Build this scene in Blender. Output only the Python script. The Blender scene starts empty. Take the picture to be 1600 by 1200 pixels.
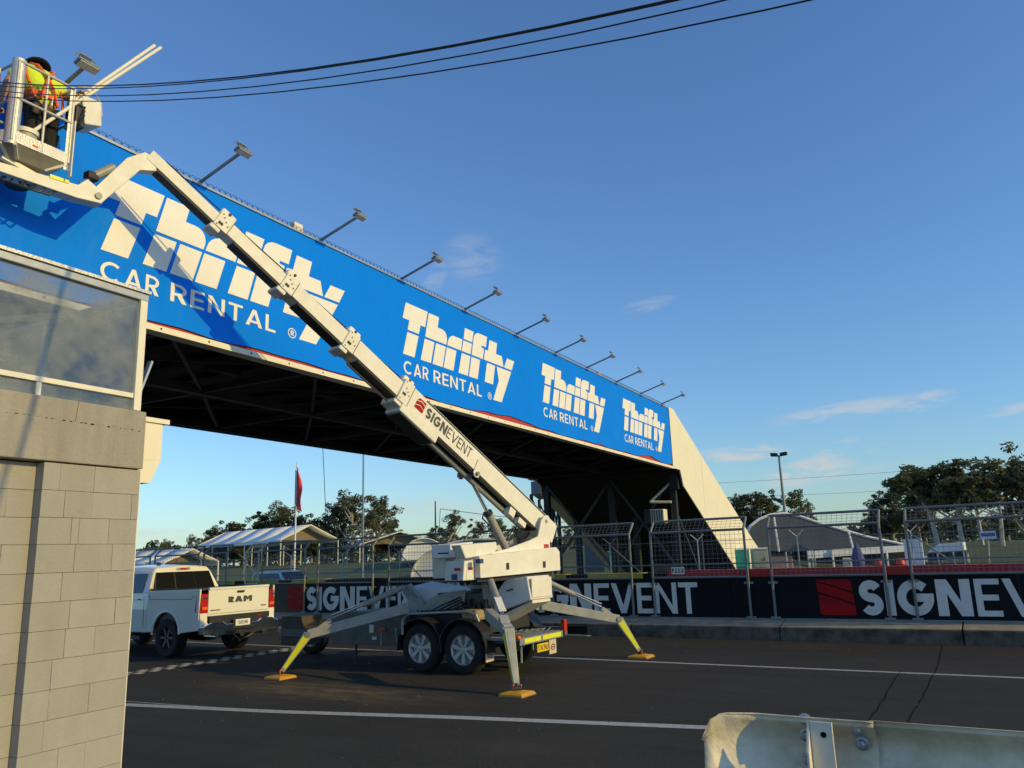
import bpy, bmesh, math, random
from mathutils import Vector, Matrix
from mathutils.geometry import tessellate_polygon
R = math.radians
random.seed(7)
sc = bpy.context.scene
col = sc.collection
# ------------------------------------------------------------------ camera, sky, sun, exposure
CAM = Vector((0, 0, 1.9)); FPX = 1234.0
def cam_rows():
    p, r, hd = R(12.28), R(-1.94), R(28.0)
    fwd = Vector((0, math.cos(p), math.sin(p))); up = Vector((0, -math.sin(p), math.cos(p))); rt = Vector((1, 0, 0))
    rt2 = rt * math.cos(r) + up * math.sin(r); up2 = up * math.cos(r) - rt * math.sin(r)
    Z = Matrix.Rotation(hd, 3, 'Z')
    return Z @ rt2, Z @ up2, Z @ fwd
RT, UP, FW = cam_rows()
cd = bpy.data.cameras.new('camera'); cam = bpy.data.objects.new('camera', cd); col.objects.link(cam)
m = Matrix((RT, UP, -FW)).transposed().to_4x4(); m.translation = CAM; cam.matrix_world = m
cd.sensor_width = 36; cd.lens = FPX / 1600 * 36; cd.clip_end = 3000; cd.clip_start = .05
sc.camera = cam
SUN_EL, SUN_AZ = 20.0, 88.0            # azimuth from +Y towards +X
w = bpy.data.worlds.new('World'); sc.world = w; w.use_nodes = True
nt = w.node_tree; nt.nodes.clear()
def N(t, **k):
    n = nt.nodes.new(t)
    for a, b in k.items(): setattr(n, a, b)
    return n
sky = N('ShaderNodeTexSky', sky_type='NISHITA', sun_disc=False, sun_elevation=R(SUN_EL), sun_rotation=R(SUN_AZ), air_density=1.25, dust_density=.4, ozone_density=2.6, altitude=50)
tc = N('ShaderNodeTexCoord'); sx = N('ShaderNodeSeparateXYZ'); nt.links.new(tc.outputs['Generated'], sx.inputs[0])
mp = N('ShaderNodeMapping'); mp.inputs['Scale'].default_value = (3.0, 3.0, 13.0); mp.inputs['Location'].default_value = (2.3, .4, .9)
nt.links.new(tc.outputs['Generated'], mp.inputs[0])
no = N('ShaderNodeTexNoise'); no.inputs['Scale'].default_value = 1.3; no.inputs['Detail'].default_value = 9; no.inputs['Roughness'].default_value = .62; no.inputs['Distortion'].default_value = .5
nt.links.new(mp.outputs[0], no.inputs['Vector'])
cr = N('ShaderNodeValToRGB'); cr.color_ramp.elements[0].position = .53; cr.color_ramp.elements[1].position = .78
cr.color_ramp.elements[0].color = (0, 0, 0, 1); cr.color_ramp.elements[1].color = (.75, .75, .75, 1)
nt.links.new(no.outputs['Fac'], cr.inputs[0])
el = N('ShaderNodeMapRange', interpolation_type='SMOOTHSTEP'); el.inputs['From Min'].default_value = .36; el.inputs['From Max'].default_value = .13
nt.links.new(sx.outputs['Z'], el.inputs['Value'])
acc = None
def wisp(px, py, su, sv, tilt, k):
    global acc
    d = (RT*((px-800)/FPX) - UP*((py-600)/FPX) + FW).normalized(); u = d.cross(Vector((0, 0, 1))).normalized(); v = u.cross(d)
    u2 = u*math.cos(R(tilt)) + v*math.sin(R(tilt)); v2 = v*math.cos(R(tilt)) - u*math.sin(R(tilt)); outs = []
    for ax, s_ in ((u2, su), (v2, sv)):
        dt = N('ShaderNodeVectorMath', operation='DOT_PRODUCT'); nt.links.new(tc.outputs['Generated'], dt.inputs[0]); dt.inputs[1].default_value = ax/s_
        p = N('ShaderNodeMath', operation='POWER'); ab = N('ShaderNodeMath', operation='ABSOLUTE'); nt.links.new(dt.outputs['Value'], ab.inputs[0]); nt.links.new(ab.outputs[0], p.inputs[0]); p.inputs[1].default_value = 2; outs.append(p.outputs[0])
    ad = N('ShaderNodeMath', operation='ADD'); nt.links.new(outs[0], ad.inputs[0]); nt.links.new(outs[1], ad.inputs[1])
    ex = N('ShaderNodeMapRange', interpolation_type='SMOOTHSTEP'); ex.inputs['From Min'].default_value = 1.6; ex.inputs['From Max'].default_value = 0; ex.inputs['To Max'].default_value = k; nt.links.new(ad.outputs[0], ex.inputs['Value'])
    fw_ = N('ShaderNodeVectorMath', operation='DOT_PRODUCT'); nt.links.new(tc.outputs['Generated'], fw_.inputs[0]); fw_.inputs[1].default_value = d
    gt = N('ShaderNodeMath', operation='GREATER_THAN'); nt.links.new(fw_.outputs['Value'], gt.inputs[0]); gt.inputs[1].default_value = .5
    ml = N('ShaderNodeMath', operation='MULTIPLY'); nt.links.new(ex.outputs[0], ml.inputs[0]); nt.links.new(gt.outputs[0], ml.inputs[1])
    if acc is None: acc = ml.outputs[0]
    else: a_ = N('ShaderNodeMath', operation='MAXIMUM'); nt.links.new(acc, a_.inputs[0]); nt.links.new(ml.outputs[0], a_.inputs[1]); acc = a_.outputs[0]
for a_ in ((1150, 710, .06, .010, 2, 1.35), (1262, 738, .05, .015, 8, 1.35), (1300, 708, .03, .010, 25, 1.1), (1330, 640, .085, .010, 4, .75), (1440, 628, .035, .010, 10, .9), (1370, 735, .05, .007, 6, .5), (738, 405, .03, .035, 70, .33), (1015, 474, .035, .010, 14, .35), (660, 795, .05, .014, 2, .75), (760, 800, .06, .012, 2, .6), (240, 835, .06, .007, 0, .55), (1580, 640, .03, .006, 5, .6), (680, 436, .03, .012, 60, .3), (1372, 702, .014, .006, 10, .5)): wisp(*a_[:5], a_[5]*.72)
n2 = N('ShaderNodeTexNoise'); n2.inputs['Scale'].default_value = 5.5; n2.inputs['Detail'].default_value = 8; n2.inputs['Roughness'].default_value = .66; n2.inputs['Distortion'].default_value = .9; nt.links.new(mp.outputs[0], n2.inputs['Vector'])
c2_ = N('ShaderNodeMapRange', interpolation_type='SMOOTHSTEP'); c2_.inputs['From Min'].default_value = .36; c2_.inputs['From Max'].default_value = .64; nt.links.new(n2.outputs['Fac'], c2_.inputs['Value'])
mu = N('ShaderNodeMath', operation='MULTIPLY'); nt.links.new(c2_.outputs[0], mu.inputs[0]); nt.links.new(acc, mu.inputs[1])
mx = N('ShaderNodeMixRGB'); mx.inputs['Color2'].default_value = (4.6, 4.7, 4.7, 1)
nt.links.new(mu.outputs[0], mx.inputs['Fac']); 
gr_ = N('ShaderNodeMixRGB', blend_type='MULTIPLY'); gr_.inputs['Fac'].default_value = 1; gr_.inputs['Color2'].default_value = (.72, .99, 1.34, 1); nt.links.new(sky.outputs[0], gr_.inputs['Color1']); nt.links.new(gr_.outputs[0], mx.inputs['Color1'])
bg = N('ShaderNodeBackground'); bg.inputs['Strength'].default_value = .13
nt.links.new(mx.outputs[0], bg.inputs['Color']); ow = N('ShaderNodeOutputWorld'); nt.links.new(bg.outputs[0], ow.inputs[0])
sl = bpy.data.lights.new('sun', 'SUN'); sl.energy = 3.15; sl.angle = R(.5); sl.color = (1, .73, .22)
so = bpy.data.objects.new('sun', sl); col.objects.link(so)
ce = math.cos(R(SUN_EL)); SD = Vector((math.sin(R(SUN_AZ)) * ce, math.cos(R(SUN_AZ)) * ce, math.sin(R(SUN_EL))))
so.rotation_euler = SD.to_track_quat('Z', 'Y').to_euler()
sc.view_settings.view_transform = 'Standard'; sc.view_settings.look = 'None'; sc.view_settings.gamma = 1; sc.view_settings.exposure = 0
sc.view_settings.use_curve_mapping = False

# ------------------------------------------------------------------ frames and look-up
LX = Vector((math.cos(R(3.7)), -math.sin(R(3.7)), 0))        # along the pit lane, to the right
LY = Vector((math.sin(R(3.7)), math.cos(R(3.7)), 0))         # across the pit lane, away
ZZ = Vector((0, 0, 1))
def T(a, d, z): return LX * a + LY * d + ZZ * z              # pit-lane coordinates -> world
def ray(px, py): return RT * ((px - 800) / FPX) - UP * ((py - 600) / FPX) + FW
def at(px, py, dist):                                         # world point on a sight line at a ground distance
    d = ray(px, py); return CAM + d * (dist / math.hypot(d.x, d.y))
PIV = Vector((-6.45, 13.4, 0)) * 1.0
BU = Vector((-.2041, -.979, 0)); BN = Vector((-.979, .2041, 0))
def B(s, z, o=0): return PIV + BU * s + BN * o + ZZ * z      # boom plane coordinates -> world

# ------------------------------------------------------------------ materials
MATS = {}
def mat(name, c, rough=.6, metal=0, var=0, vs=6, bump=0, bs=40, spec=.5, c2=None, coat=0, trans=0, wave=None, streak=0, objvar=0):
    if name in MATS: return MATS[name]
    M = bpy.data.materials.new(name); M.use_nodes = True; t = M.node_tree; b = t.nodes['Principled BSDF']
    b.inputs['Base Color'].default_value = (*c, 1); b.inputs['Roughness'].default_value = rough; b.inputs['Metallic'].default_value = metal
    b.inputs['Specular IOR Level'].default_value = spec; b.inputs['Coat Weight'].default_value = coat
    if trans: b.inputs['Transmission Weight'].default_value = trans
    g = t.nodes.new('ShaderNodeNewGeometry')
    cur = None
    if var or c2:
        n = t.nodes.new('ShaderNodeTexNoise'); n.inputs['Scale'].default_value = vs; n.inputs['Detail'].default_value = 7; n.inputs['Roughness'].default_value = .65
        if streak:
            q = t.nodes.new('ShaderNodeMapping'); q.inputs['Scale'].default_value = (1, 1, 1 / streak); t.links.new(g.outputs['Position'], q.inputs[0]); t.links.new(q.outputs[0], n.inputs['Vector'])
        else: t.links.new(g.outputs['Position'], n.inputs['Vector'])
        r = t.nodes.new('ShaderNodeValToRGB'); r.color_ramp.elements[0].position = .32; r.color_ramp.elements[1].position = .68
        d = c2 or tuple(x * (1 - var) for x in c)
        r.color_ramp.elements[0].color = (*d, 1); r.color_ramp.elements[1].color = (*c, 1)
        t.links.new(n.outputs['Fac'], r.inputs[0]); cur = r.outputs[0]
        t.links.new(cur, b.inputs['Base Color'])
        mr = t.nodes.new('ShaderNodeMapRange'); mr.inputs['To Min'].default_value = min(1, rough + .12); mr.inputs['To Max'].default_value = max(.05, rough - .08)
        t.links.new(n.outputs['Fac'], mr.inputs['Value']); t.links.new(mr.outputs[0], b.inputs['Roughness'])
    if objvar:
        oi = t.nodes.new('ShaderNodeObjectInfo'); h = t.nodes.new('ShaderNodeHueSaturation'); mr2 = t.nodes.new('ShaderNodeMapRange')
        mr2.inputs['To Min'].default_value = 1 - objvar; mr2.inputs['To Max'].default_value = 1 + objvar
        t.links.new(oi.outputs['Random'], mr2.inputs['Value']); t.links.new(mr2.outputs[0], h.inputs['Value'])
        if cur: t.links.new(cur, h.inputs['Color'])
        else: h.inputs['Color'].default_value = (*c, 1)
        t.links.new(h.outputs[0], b.inputs['Base Color'])
    if bump:
        n2 = t.nodes.new('ShaderNodeTexNoise'); n2.inputs['Scale'].default_value = bs; n2.inputs['Detail'].default_value = 5
        t.links.new(g.outputs['Position'], n2.inputs['Vector'])
        bp = t.nodes.new('ShaderNodeBump'); bp.inputs['Strength'].default_value = min(1, bump); bp.inputs['Distance'].default_value = .02
        t.links.new(n2.outputs['Fac'], bp.inputs['Height']); t.links.new(bp.outputs[0], b.inputs['Normal'])
    MATS[name] = M; return M
asphalt = mat('asphalt', (.040, .035, .027), .85, var=.35, vs=.45, bump=.9, bs=95, spec=.3)
concrete = mat('kerb_shaded_concrete', (.17, .135, .095), .95, c2=(.045, .036, .026), vs=3.5, bump=.8, bs=45)  # grimy kerb face, also darkened to carry its shade
kerbtopm = mat('kerb_lit_top_concrete', (.40, .335, .24), .9, c2=(.24, .20, .145), vs=3.5, bump=.6, bs=45)  # paler copy of the kerb concrete, paints the sunlit top
blockpaint = mat('painted_block', (.355, .335, .30), .85, c2=(.315, .298, .265), vs=4, bump=.22, bs=45, streak=2.5, objvar=.05)
lintelp = mat('painted_concrete', (.36, .335, .29), .85, c2=(.27, .25, .215), vs=5, bump=.4, bs=30, streak=6)
mortar = mat('mortar', (.335, .315, .27), .95)
cream = mat('cream_steel', (.80, .75, .62), .5, var=.12, vs=5, bump=.1)
whitep = mat('white_paint', (.80, .79, .75), .4, var=.09, vs=2.2, bump=.06, bs=12)
liftw = mat('lift_white', (.80, .77, .69), .5, c2=(.70, .665, .57), vs=5, bump=.05, bs=15, spec=.3)
liftg = mat('lift_grey', (.12, .12, .11), .55, c2=(.07, .07, .065), vs=4)
legp = mat('outrigger_grey', (.40, .40, .37), .5, c2=(.27, .27, .25), vs=5)
dark = mat('dark_steel', (.022, .023, .025), .6, var=.3, vs=3)
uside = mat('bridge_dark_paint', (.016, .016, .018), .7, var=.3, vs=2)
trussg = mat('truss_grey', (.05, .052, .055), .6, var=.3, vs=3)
black = mat('black_rubber', (.014, .014, .014), .8, var=.3, vs=9, bump=.3, bs=60)
blackpl = mat('black_plastic', (.018, .018, .02), .45)
galv = mat('galvanised', (.42, .44, .46), .45, metal=.6, var=.25, vs=9)
galvd = mat('galvanised_dull', (.27, .29, .30), .55, metal=.35, var=.25, vs=9)
alum = mat('tread_aluminium', (.60, .59, .55), .45, metal=.6, var=.2, vs=10, bump=.3, bs=60)
chrome = mat('chrome', (.75, .75, .76), .12, metal=1)
red = mat('red_paint', (.45, .022, .022), .5, var=.2, vs=5)
redl = mat('red_lens', (.45, .012, .012), .15, coat=.6)
orangel = mat('amber_lens', (.8, .16, .02), .2, coat=.4)
yellow = mat('hi_vis_yellow', (.78, .78, .03), .45, var=.1, vs=8)
yellowp = mat('dull_yellow_paint', (.50, .43, .05), .6, var=.3, vs=8)
padm = mat('orange_yellow_pad', (.72, .36, .02), .5, var=.3, vs=12)
blue = mat('banner_blue', (.0, .215, .93), .5, c2=(.0, .198, .86), vs=1.3, bump=.5, bs=2.2, spec=.10)
prnt = mat('banner_cream_print', (.83, .80, .74), .5, var=.05, vs=2, bump=.35, bs=2.2)
navy = mat('wall_black_print', (.004, .005, .008), .55, var=.35, vs=1.6, bump=.3, bs=5, spec=.22)
signg = mat('wall_grey_print', (.80, .75, .68), .5, c2=(.66, .62, .57), vs=4, bump=.3, bs=5)
signr = mat('wall_red_print', (.42, .010, .012), .6, c2=(.30, .008, .008), vs=3, bump=.3, bs=5, spec=.15)
brown = mat('sunlit_brown_panel', (.075, .045, .022), .6, var=.4, vs=2)  # brown paints the warm grazing sun on the dark wall paint
glassd = mat('dark_window', (.012, .014, .017), .06, spec=.8)
def asphalt_detail(M):
    t = M.node_tree; b = t.nodes['Principled BSDF']; src = b.inputs['Base Color'].links[0].from_socket; g = t.nodes.new('ShaderNodeNewGeometry')
    def nz(sc, scale=(1, 1, 1), det=4, ro=.5):
        q = t.nodes.new('ShaderNodeMapping'); q.inputs['Scale'].default_value = scale; q.inputs['Rotation'].default_value = (0, 0, R(3.7)); n = t.nodes.new('ShaderNodeTexNoise'); n.inputs['Scale'].default_value = sc; n.inputs['Detail'].default_value = det; n.inputs['Roughness'].default_value = ro
        t.links.new(g.outputs['Position'], q.inputs[0]); t.links.new(q.outputs[0], n.inputs['Vector']); return n
    def mixc(fac, c, mode='MIX'):
        nonlocal src
        m_ = t.nodes.new('ShaderNodeMixRGB'); m_.blend_type = mode; t.links.new(fac, m_.inputs['Fac']); t.links.new(src, m_.inputs['Color1']); m_.inputs['Color2'].default_value = (*c, 1); src = m_.outputs[0]
    def ramp(n, a, b_, top=1.0):
        r = t.nodes.new('ShaderNodeMapRange'); r.inputs['From Min'].default_value = a; r.inputs['From Max'].default_value = b_; r.inputs['To Max'].default_value = top; t.links.new(n.outputs['Fac'], r.inputs['Value']); return r.outputs[0]
    mixc(ramp(nz(70, det=3), .56, .72, .75), (.13, .12, .10)); mixc(ramp(nz(45, det=2), .58, .70, .6), (.010, .010, .010))
    mixc(ramp(nz(.9, (.10, 2.6, 1), 5), .52, .72, .55), (.016, .015, .014)); mixc(ramp(nz(.33, (1, 1.5, 1), 8, .7), .55, .72, .5), (.085, .072, .05))
    # sandy dust around the outrigger feet, with the sunlit patch painted in
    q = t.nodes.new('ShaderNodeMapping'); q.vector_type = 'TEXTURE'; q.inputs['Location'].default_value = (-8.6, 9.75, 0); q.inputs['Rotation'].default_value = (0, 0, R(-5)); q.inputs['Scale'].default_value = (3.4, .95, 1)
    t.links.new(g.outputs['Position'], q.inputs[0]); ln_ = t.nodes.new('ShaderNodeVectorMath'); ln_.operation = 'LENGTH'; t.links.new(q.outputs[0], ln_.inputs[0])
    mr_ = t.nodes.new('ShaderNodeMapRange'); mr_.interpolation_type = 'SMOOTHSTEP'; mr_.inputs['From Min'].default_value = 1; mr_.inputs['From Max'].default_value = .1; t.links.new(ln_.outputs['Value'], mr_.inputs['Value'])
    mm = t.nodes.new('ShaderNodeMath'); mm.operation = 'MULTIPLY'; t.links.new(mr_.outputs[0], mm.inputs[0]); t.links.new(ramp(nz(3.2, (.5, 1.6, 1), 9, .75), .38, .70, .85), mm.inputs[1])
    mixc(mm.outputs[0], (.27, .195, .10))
    t.links.new(src, b.inputs['Base Color'])
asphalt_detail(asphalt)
linep = mat('road_line_paint', (.50, .50, .48), .7, c2=(.30, .30, .29), vs=14, bump=.3)
grassm = mat('grass', (.085, .105, .025), .95, c2=(.055, .075, .02), vs=.6, bump=1, bs=6)
bark = mat('eucalypt_bark', (.42, .38, .32), .8, c2=(.20, .17, .14), vs=3)
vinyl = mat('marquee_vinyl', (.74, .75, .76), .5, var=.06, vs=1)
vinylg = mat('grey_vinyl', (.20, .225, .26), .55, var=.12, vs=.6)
skin = mat('skin', (.42, .22, .15), .55)
blackcloth = mat('black_cloth', (.016, .016, .018), .9, bump=.5, bs=30)
hivis = mat('hi_vis_shirt', (.62, .80, .03), .75, bump=.5, bs=22)
orange = mat('orange_webbing', (.85, .13, .02), .7)
pvc = mat('pvc_pole', (.78, .74, .62), .4)
teal = mat('teal_plastic', (.01, .30, .25), .5, var=.15, vs=3)
clad = mat('cream_cladding', (.80, .745, .60), .6, c2=(.75, .69, .54), vs=1.6, bump=.1, bs=3)
guardm = mat('guardrail_zinc', (.88, .78, .60), .6, c2=(.50, .43, .28), vs=5, metal=0, bump=.35, bs=25)
tard = mat('tar_seal', (.008, .008, .008), .95, spec=.1)
def leafmat(name, c, c2):
    M = mat(name, c, .6, c2=c2, vs=.55, spec=.3)
    t = M.node_tree; b = t.nodes['Principled BSDF']; tr = t.nodes.new('ShaderNodeBsdfTranslucent'); tr.inputs[0].default_value = (c[0] * 1.1, c[1] * 1.2, c[2] * .6, 1)
    mxs = t.nodes.new('ShaderNodeMixShader'); mxs.inputs[0].default_value = .25
    t.links.new(b.outputs[0], mxs.inputs[1]); t.links.new(tr.outputs[0], mxs.inputs[2]); t.links.new(mxs.outputs[0], t.nodes['Material Output'].inputs[0]); return M
leafA = leafmat('gum_leaves', (.135, .138, .070), (.070, .080, .040))
leafB = leafmat('dark_gum_leaves', (.080, .090, .042), (.042, .052, .024))
leafC = leafmat('bronze_gum_leaves', (.15, .125, .060), (.08, .076, .038))
def glass_mat():
    M = bpy.data.materials.new('dusty_glass'); M.use_nodes = True; t = M.node_tree; t.nodes.clear()
    o = t.nodes.new('ShaderNodeOutputMaterial'); tr = t.nodes.new('ShaderNodeBsdfTransparent'); tr.inputs[0].default_value = (.86, .90, .90, 1)
    gl = t.nodes.new('ShaderNodeBsdfGlossy'); gl.inputs['Roughness'].default_value = .04; gl.inputs[0].default_value = (.8, .85, .9, 1)
    df = t.nodes.new('ShaderNodeBsdfDiffuse'); df.inputs[0].default_value = (.27, .28, .26, 1)
    g = t.nodes.new('ShaderNodeNewGeometry'); mpp = t.nodes.new('ShaderNodeMapping'); mpp.inputs['Scale'].default_value = (1, 1.2, 1.6); mpp.inputs['Rotation'].default_value = (R(35), 0, 0)
    n = t.nodes.new('ShaderNodeTexNoise'); n.inputs['Scale'].default_value = 1.5; n.inputs['Detail'].default_value = 9; n.inputs['Roughness'].default_value = .68
    t.links.new(g.outputs['Position'], mpp.inputs[0]); t.links.new(mpp.outputs[0], n.inputs['Vector'])
    mr = t.nodes.new('ShaderNodeMapRange'); mr.inputs['From Min'].default_value = .35; mr.inputs['From Max'].default_value = .7; mr.inputs['To Min'].default_value = .10; mr.inputs['To Max'].default_value = .85
    t.links.new(n.outputs['Fac'], mr.inputs['Value'])
    fr = t.nodes.new('ShaderNodeFresnel'); fr.inputs[0].default_value = 1.5
    m1 = t.nodes.new('ShaderNodeMixShader'); m2 = t.nodes.new('ShaderNodeMixShader')
    t.links.new(mr.outputs[0], m1.inputs[0]); t.links.new(tr.outputs[0], m1.inputs[1]); t.links.new(df.outputs[0], m1.inputs[2])
    t.links.new(fr.outputs[0], m2.inputs[0]); t.links.new(m1.outputs[0], m2.inputs[1]); t.links.new(gl.outputs[0], m2.inputs[2]); t.links.new(m2.outputs[0], o.inputs[0])
    return M
glass = glass_mat()
def ripple(M, s1=1.0, stretch=(1, 1.0, .55), dist=.09, st=.5):
    t = M.node_tree; b = t.nodes['Principled BSDF']; g = t.nodes.new('ShaderNodeNewGeometry'); q = t.nodes.new('ShaderNodeMapping'); q.inputs['Scale'].default_value = stretch; q.inputs['Rotation'].default_value = (R(28), 0, 0)
    n = t.nodes.new('ShaderNodeTexNoise'); n.inputs['Scale'].default_value = s1; n.inputs['Detail'].default_value = 4; n.inputs['Distortion'].default_value = .6
    n2 = t.nodes.new('ShaderNodeTexNoise'); n2.inputs['Scale'].default_value = s1*7; n2.inputs['Detail'].default_value = 3
    t.links.new(g.outputs['Position'], q.inputs[0]); t.links.new(q.outputs[0], n.inputs['Vector']); t.links.new(q.outputs[0], n2.inputs['Vector'])
    ad = t.nodes.new('ShaderNodeMath'); ad.operation = 'MULTIPLY_ADD'; ad.inputs[1].default_value = .12; t.links.new(n2.outputs['Fac'], ad.inputs[0]); t.links.new(n.outputs['Fac'], ad.inputs[2])
    bp = t.nodes.new('ShaderNodeBump'); bp.inputs['Strength'].default_value = st; bp.inputs['Distance'].default_value = dist
    t.links.new(ad.outputs[0], bp.inputs['Height']); t.links.new(bp.outputs[0], b.inputs['Normal'])
ripple(blue); ripple(prnt)

# ------------------------------------------------------------------ mesh builder
class Obj:                       # a thing: an Empty at its base
    pass
def tag(o, label=None, cat=None, group=None, kind=None):
    if label: o['label'] = label
    if cat: o['category'] = cat
    if group: o['group'] = group
    if kind: o['kind'] = kind
    return o
def thing(name, base, label, cat, group=None):
    o = bpy.data.objects.new(name, None); col.objects.link(o); o.location = base; o.empty_display_size = .2
    return tag(o, label, cat, group)
def worg(p):
    v = Vector((0, 0, 0))
    while p is not None: v += p.location; p = p.parent
    return v
class MB:
    def __init__(s): s.v = []; s.f = []
    def face(s, pts):
        i = len(s.v); s.v += [Vector(p) for p in pts]; s.f.append(tuple(range(i, i + len(pts)))); return s
    def hexa(s, c8):             # bottom 4 (ccw), top 4
        i = len(s.v); s.v += [Vector(p) for p in c8]
        s.f += [(i+3, i+2, i+1, i), (i+4, i+5, i+6, i+7)] + [(i+k, i+(k+1) % 4, i+4+(k+1) % 4, i+4+k) for k in range(4)]; return s
    def box(s, c, sz, X=None, Y=None, Z=None):
        X = X or Vector((1, 0, 0)); Y = Y or Vector((0, 1, 0)); Z = Z or ZZ; c = Vector(c); a, b, d = [q / 2 for q in sz]
        P = [(-a, -b), (a, -b), (a, b), (-a, b)]
        return s.hexa([c + X*x + Y*y - Z*d for x, y in P] + [c + X*x + Y*y + Z*d for x, y in P])
    def lbox(s, a0, a1, d0, d1, z0, z1):       # box in pit-lane coordinates
        P = [(a0, d0), (a1, d0), (a1, d1), (a0, d1)]
        return s.hexa([T(a, d, z0) for a, d in P] + [T(a, d, z1) for a, d in P])
    def wbox(s, x0, x1, y0, y1, z0, z1):
        P = [(x0, y0), (x1, y0), (x1, y1), (x0, y1)]
        return s.hexa([(a, d, z0) for a, d in P] + [(a, d, z1) for a, d in P])
    def bar(s, p, q, w, h=None, up=ZZ, w2=None, h2=None):
        p, q = Vector(p), Vector(q); h = h or w; w2 = w2 or w; h2 = h2 or (h if w2 == w else h * w2 / w); d = (q - p).normalized()
        if abs(d.dot(up)) > .98: up = Vector((1, 0, 0))
        x = d.cross(up).normalized(); y = x.cross(d).normalized()
        r = lambda c, w, h: [c - x*w/2 - y*h/2, c + x*w/2 - y*h/2, c + x*w/2 + y*h/2, c - x*w/2 + y*h/2]
        a, b = r(p, w, h), r(q, w2, h2); i = len(s.v); s.v += a + b
        s.f += [(i, i+1, i+2, i+3), (i+7, i+6, i+5, i+4)] + [(i+(k+1) % 4, i+k, i+4+k, i+4+(k+1) % 4) for k in range(4)]; return s
    def tube(s, p, q, r, n=8, r2=None, caps=True):
        return s.path([p, q], r if r2 is None else [r, r2], n, caps)
    def path(s, pts, r, n=8, caps=True):
        pts = [Vector(p) for p in pts]; L = len(pts); rs = r if isinstance(r, (list, tuple)) else [r] * L
        base = len(s.v); ref = None
        for k, p in enumerate(pts):
            d = (pts[min(k+1, L-1)] - pts[max(k-1, 0)]).normalized()
            if ref is None: ref = Vector((0, 0, 1)) if abs(d.z) < .9 else Vector((1, 0, 0))
            x = d.cross(ref).normalized(); y = x.cross(d).normalized(); ref = y
            for j in range(n):
                a = 2 * math.pi * j / n; s.v.append(p + x * math.cos(a) * rs[k] + y * math.sin(a) * rs[k])
        for k in range(L - 1):
            for j in range(n):
                a = base + k*n + j; b = base + k*n + (j+1) % n; s.f.append((a, b, b+n, a+n))
        if caps:
            s.f.append(tuple(base + j for j in reversed(range(n)))); s.f.append(tuple(base + (L-1)*n + j for j in range(n)))
        return s
    def lathe(s, c, ax, prof, n=24):           # prof: (radius, offset along axis)
        c = Vector(c); ax = Vector(ax).normalized(); u = ax.cross(ZZ if abs(ax.z) < .9 else Vector((1, 0, 0))).normalized(); v = ax.cross(u)
        b = len(s.v); L = len(prof)
        for r, o in prof:
            for j in range(n):
                a = 2 * math.pi * j / n; s.v.append(c + ax*o + (u*math.cos(a) + v*math.sin(a)) * r)
        for k in range(L - 1):
            for j in range(n):
                p = b + k*n + j; q = b + k*n + (j+1) % n; s.f.append((p, q, q+n, p+n))
        return s
    def prism(s, poly, fr, t=.01, holes=()):   # poly of 2D points in frame fr=(o,ux,uy), extruded t along ux x uy
        o, ux, uy = [Vector(q) for q in fr]; nn = ux.cross(uy).normalized()
        loops = [list(poly)] + [list(h) for h in holes]; flat = [p for l in loops for p in l]
        tri = tessellate_polygon([[Vector((x, y, 0)) for x, y in l] for l in loops])
        b = len(s.v); n = len(flat)
        s.v += [o + ux*x + uy*y for x, y in flat]; s.v += [o + ux*x + uy*y + nn*t for x, y in flat]
        def ccw(a, c, d): return (flat[c][0]-flat[a][0])*(flat[d][1]-flat[a][1]) - (flat[c][1]-flat[a][1])*(flat[d][0]-flat[a][0]) > 0
        for a, c, d in tri:
            if not ccw(a, c, d): c, d = d, c
            s.f.append((b+n+a, b+n+c, b+n+d)); s.f.append((b+d, b+c, b+a))
        k = 0
        for l in loops:
            m = len(l); ar = sum(l[i][0]*l[(i+1) % m][1] - l[(i+1) % m][0]*l[i][1] for i in range(m)); sgn = (ar > 0) == (l is loops[0])
            for i in range(m):
                p, q = b+k+i, b+k+(i+1) % m
                s.f.append((p, q, q+n, p+n) if sgn else (q, p, p+n, q+n))
            k += m
        return s
    def build(s, name, m, parent=None, smooth=False, bevel=0, **tg):
        org = worg(parent); me = bpy.data.meshes.new(name); me.from_pydata([v - org for v in s.v], [], s.f); me.validate(); me.update()
        me.materials.append(m)
        if smooth:
            for p in me.polygons: p.use_smooth = True
            me.set_sharp_from_angle(angle=R(38))
        o = bpy.data.objects.new(name, me); col.objects.link(o); o.parent = parent
        if bevel:
            bv = o.modifiers.new('bevel', 'BEVEL'); bv.width = bevel; bv.segments = 2; bv.limit_method = 'ANGLE'; bv.angle_limit = R(40)
        return tag(o, **tg) if tg else o
def part_at(name, me, loc, parent, m=None):
    o = bpy.data.objects.new(name, me); col.objects.link(o); o.parent = parent; o.location = Vector(loc) - worg(parent); return o
def boxmesh(name, sz, m, bev=0, jit=0):
    b = MB().box((0, 0, 0), sz); o = b.build(name, m); me = o.data; bpy.data.objects.remove(o)
    if bev:
        bm = bmesh.new(); bm.from_mesh(me); bmesh.ops.bevel(bm, geom=bm.edges[:] , offset=bev, segments=1, affect='EDGES'); bm.to_mesh(me); bm.free()
    return me

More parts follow.
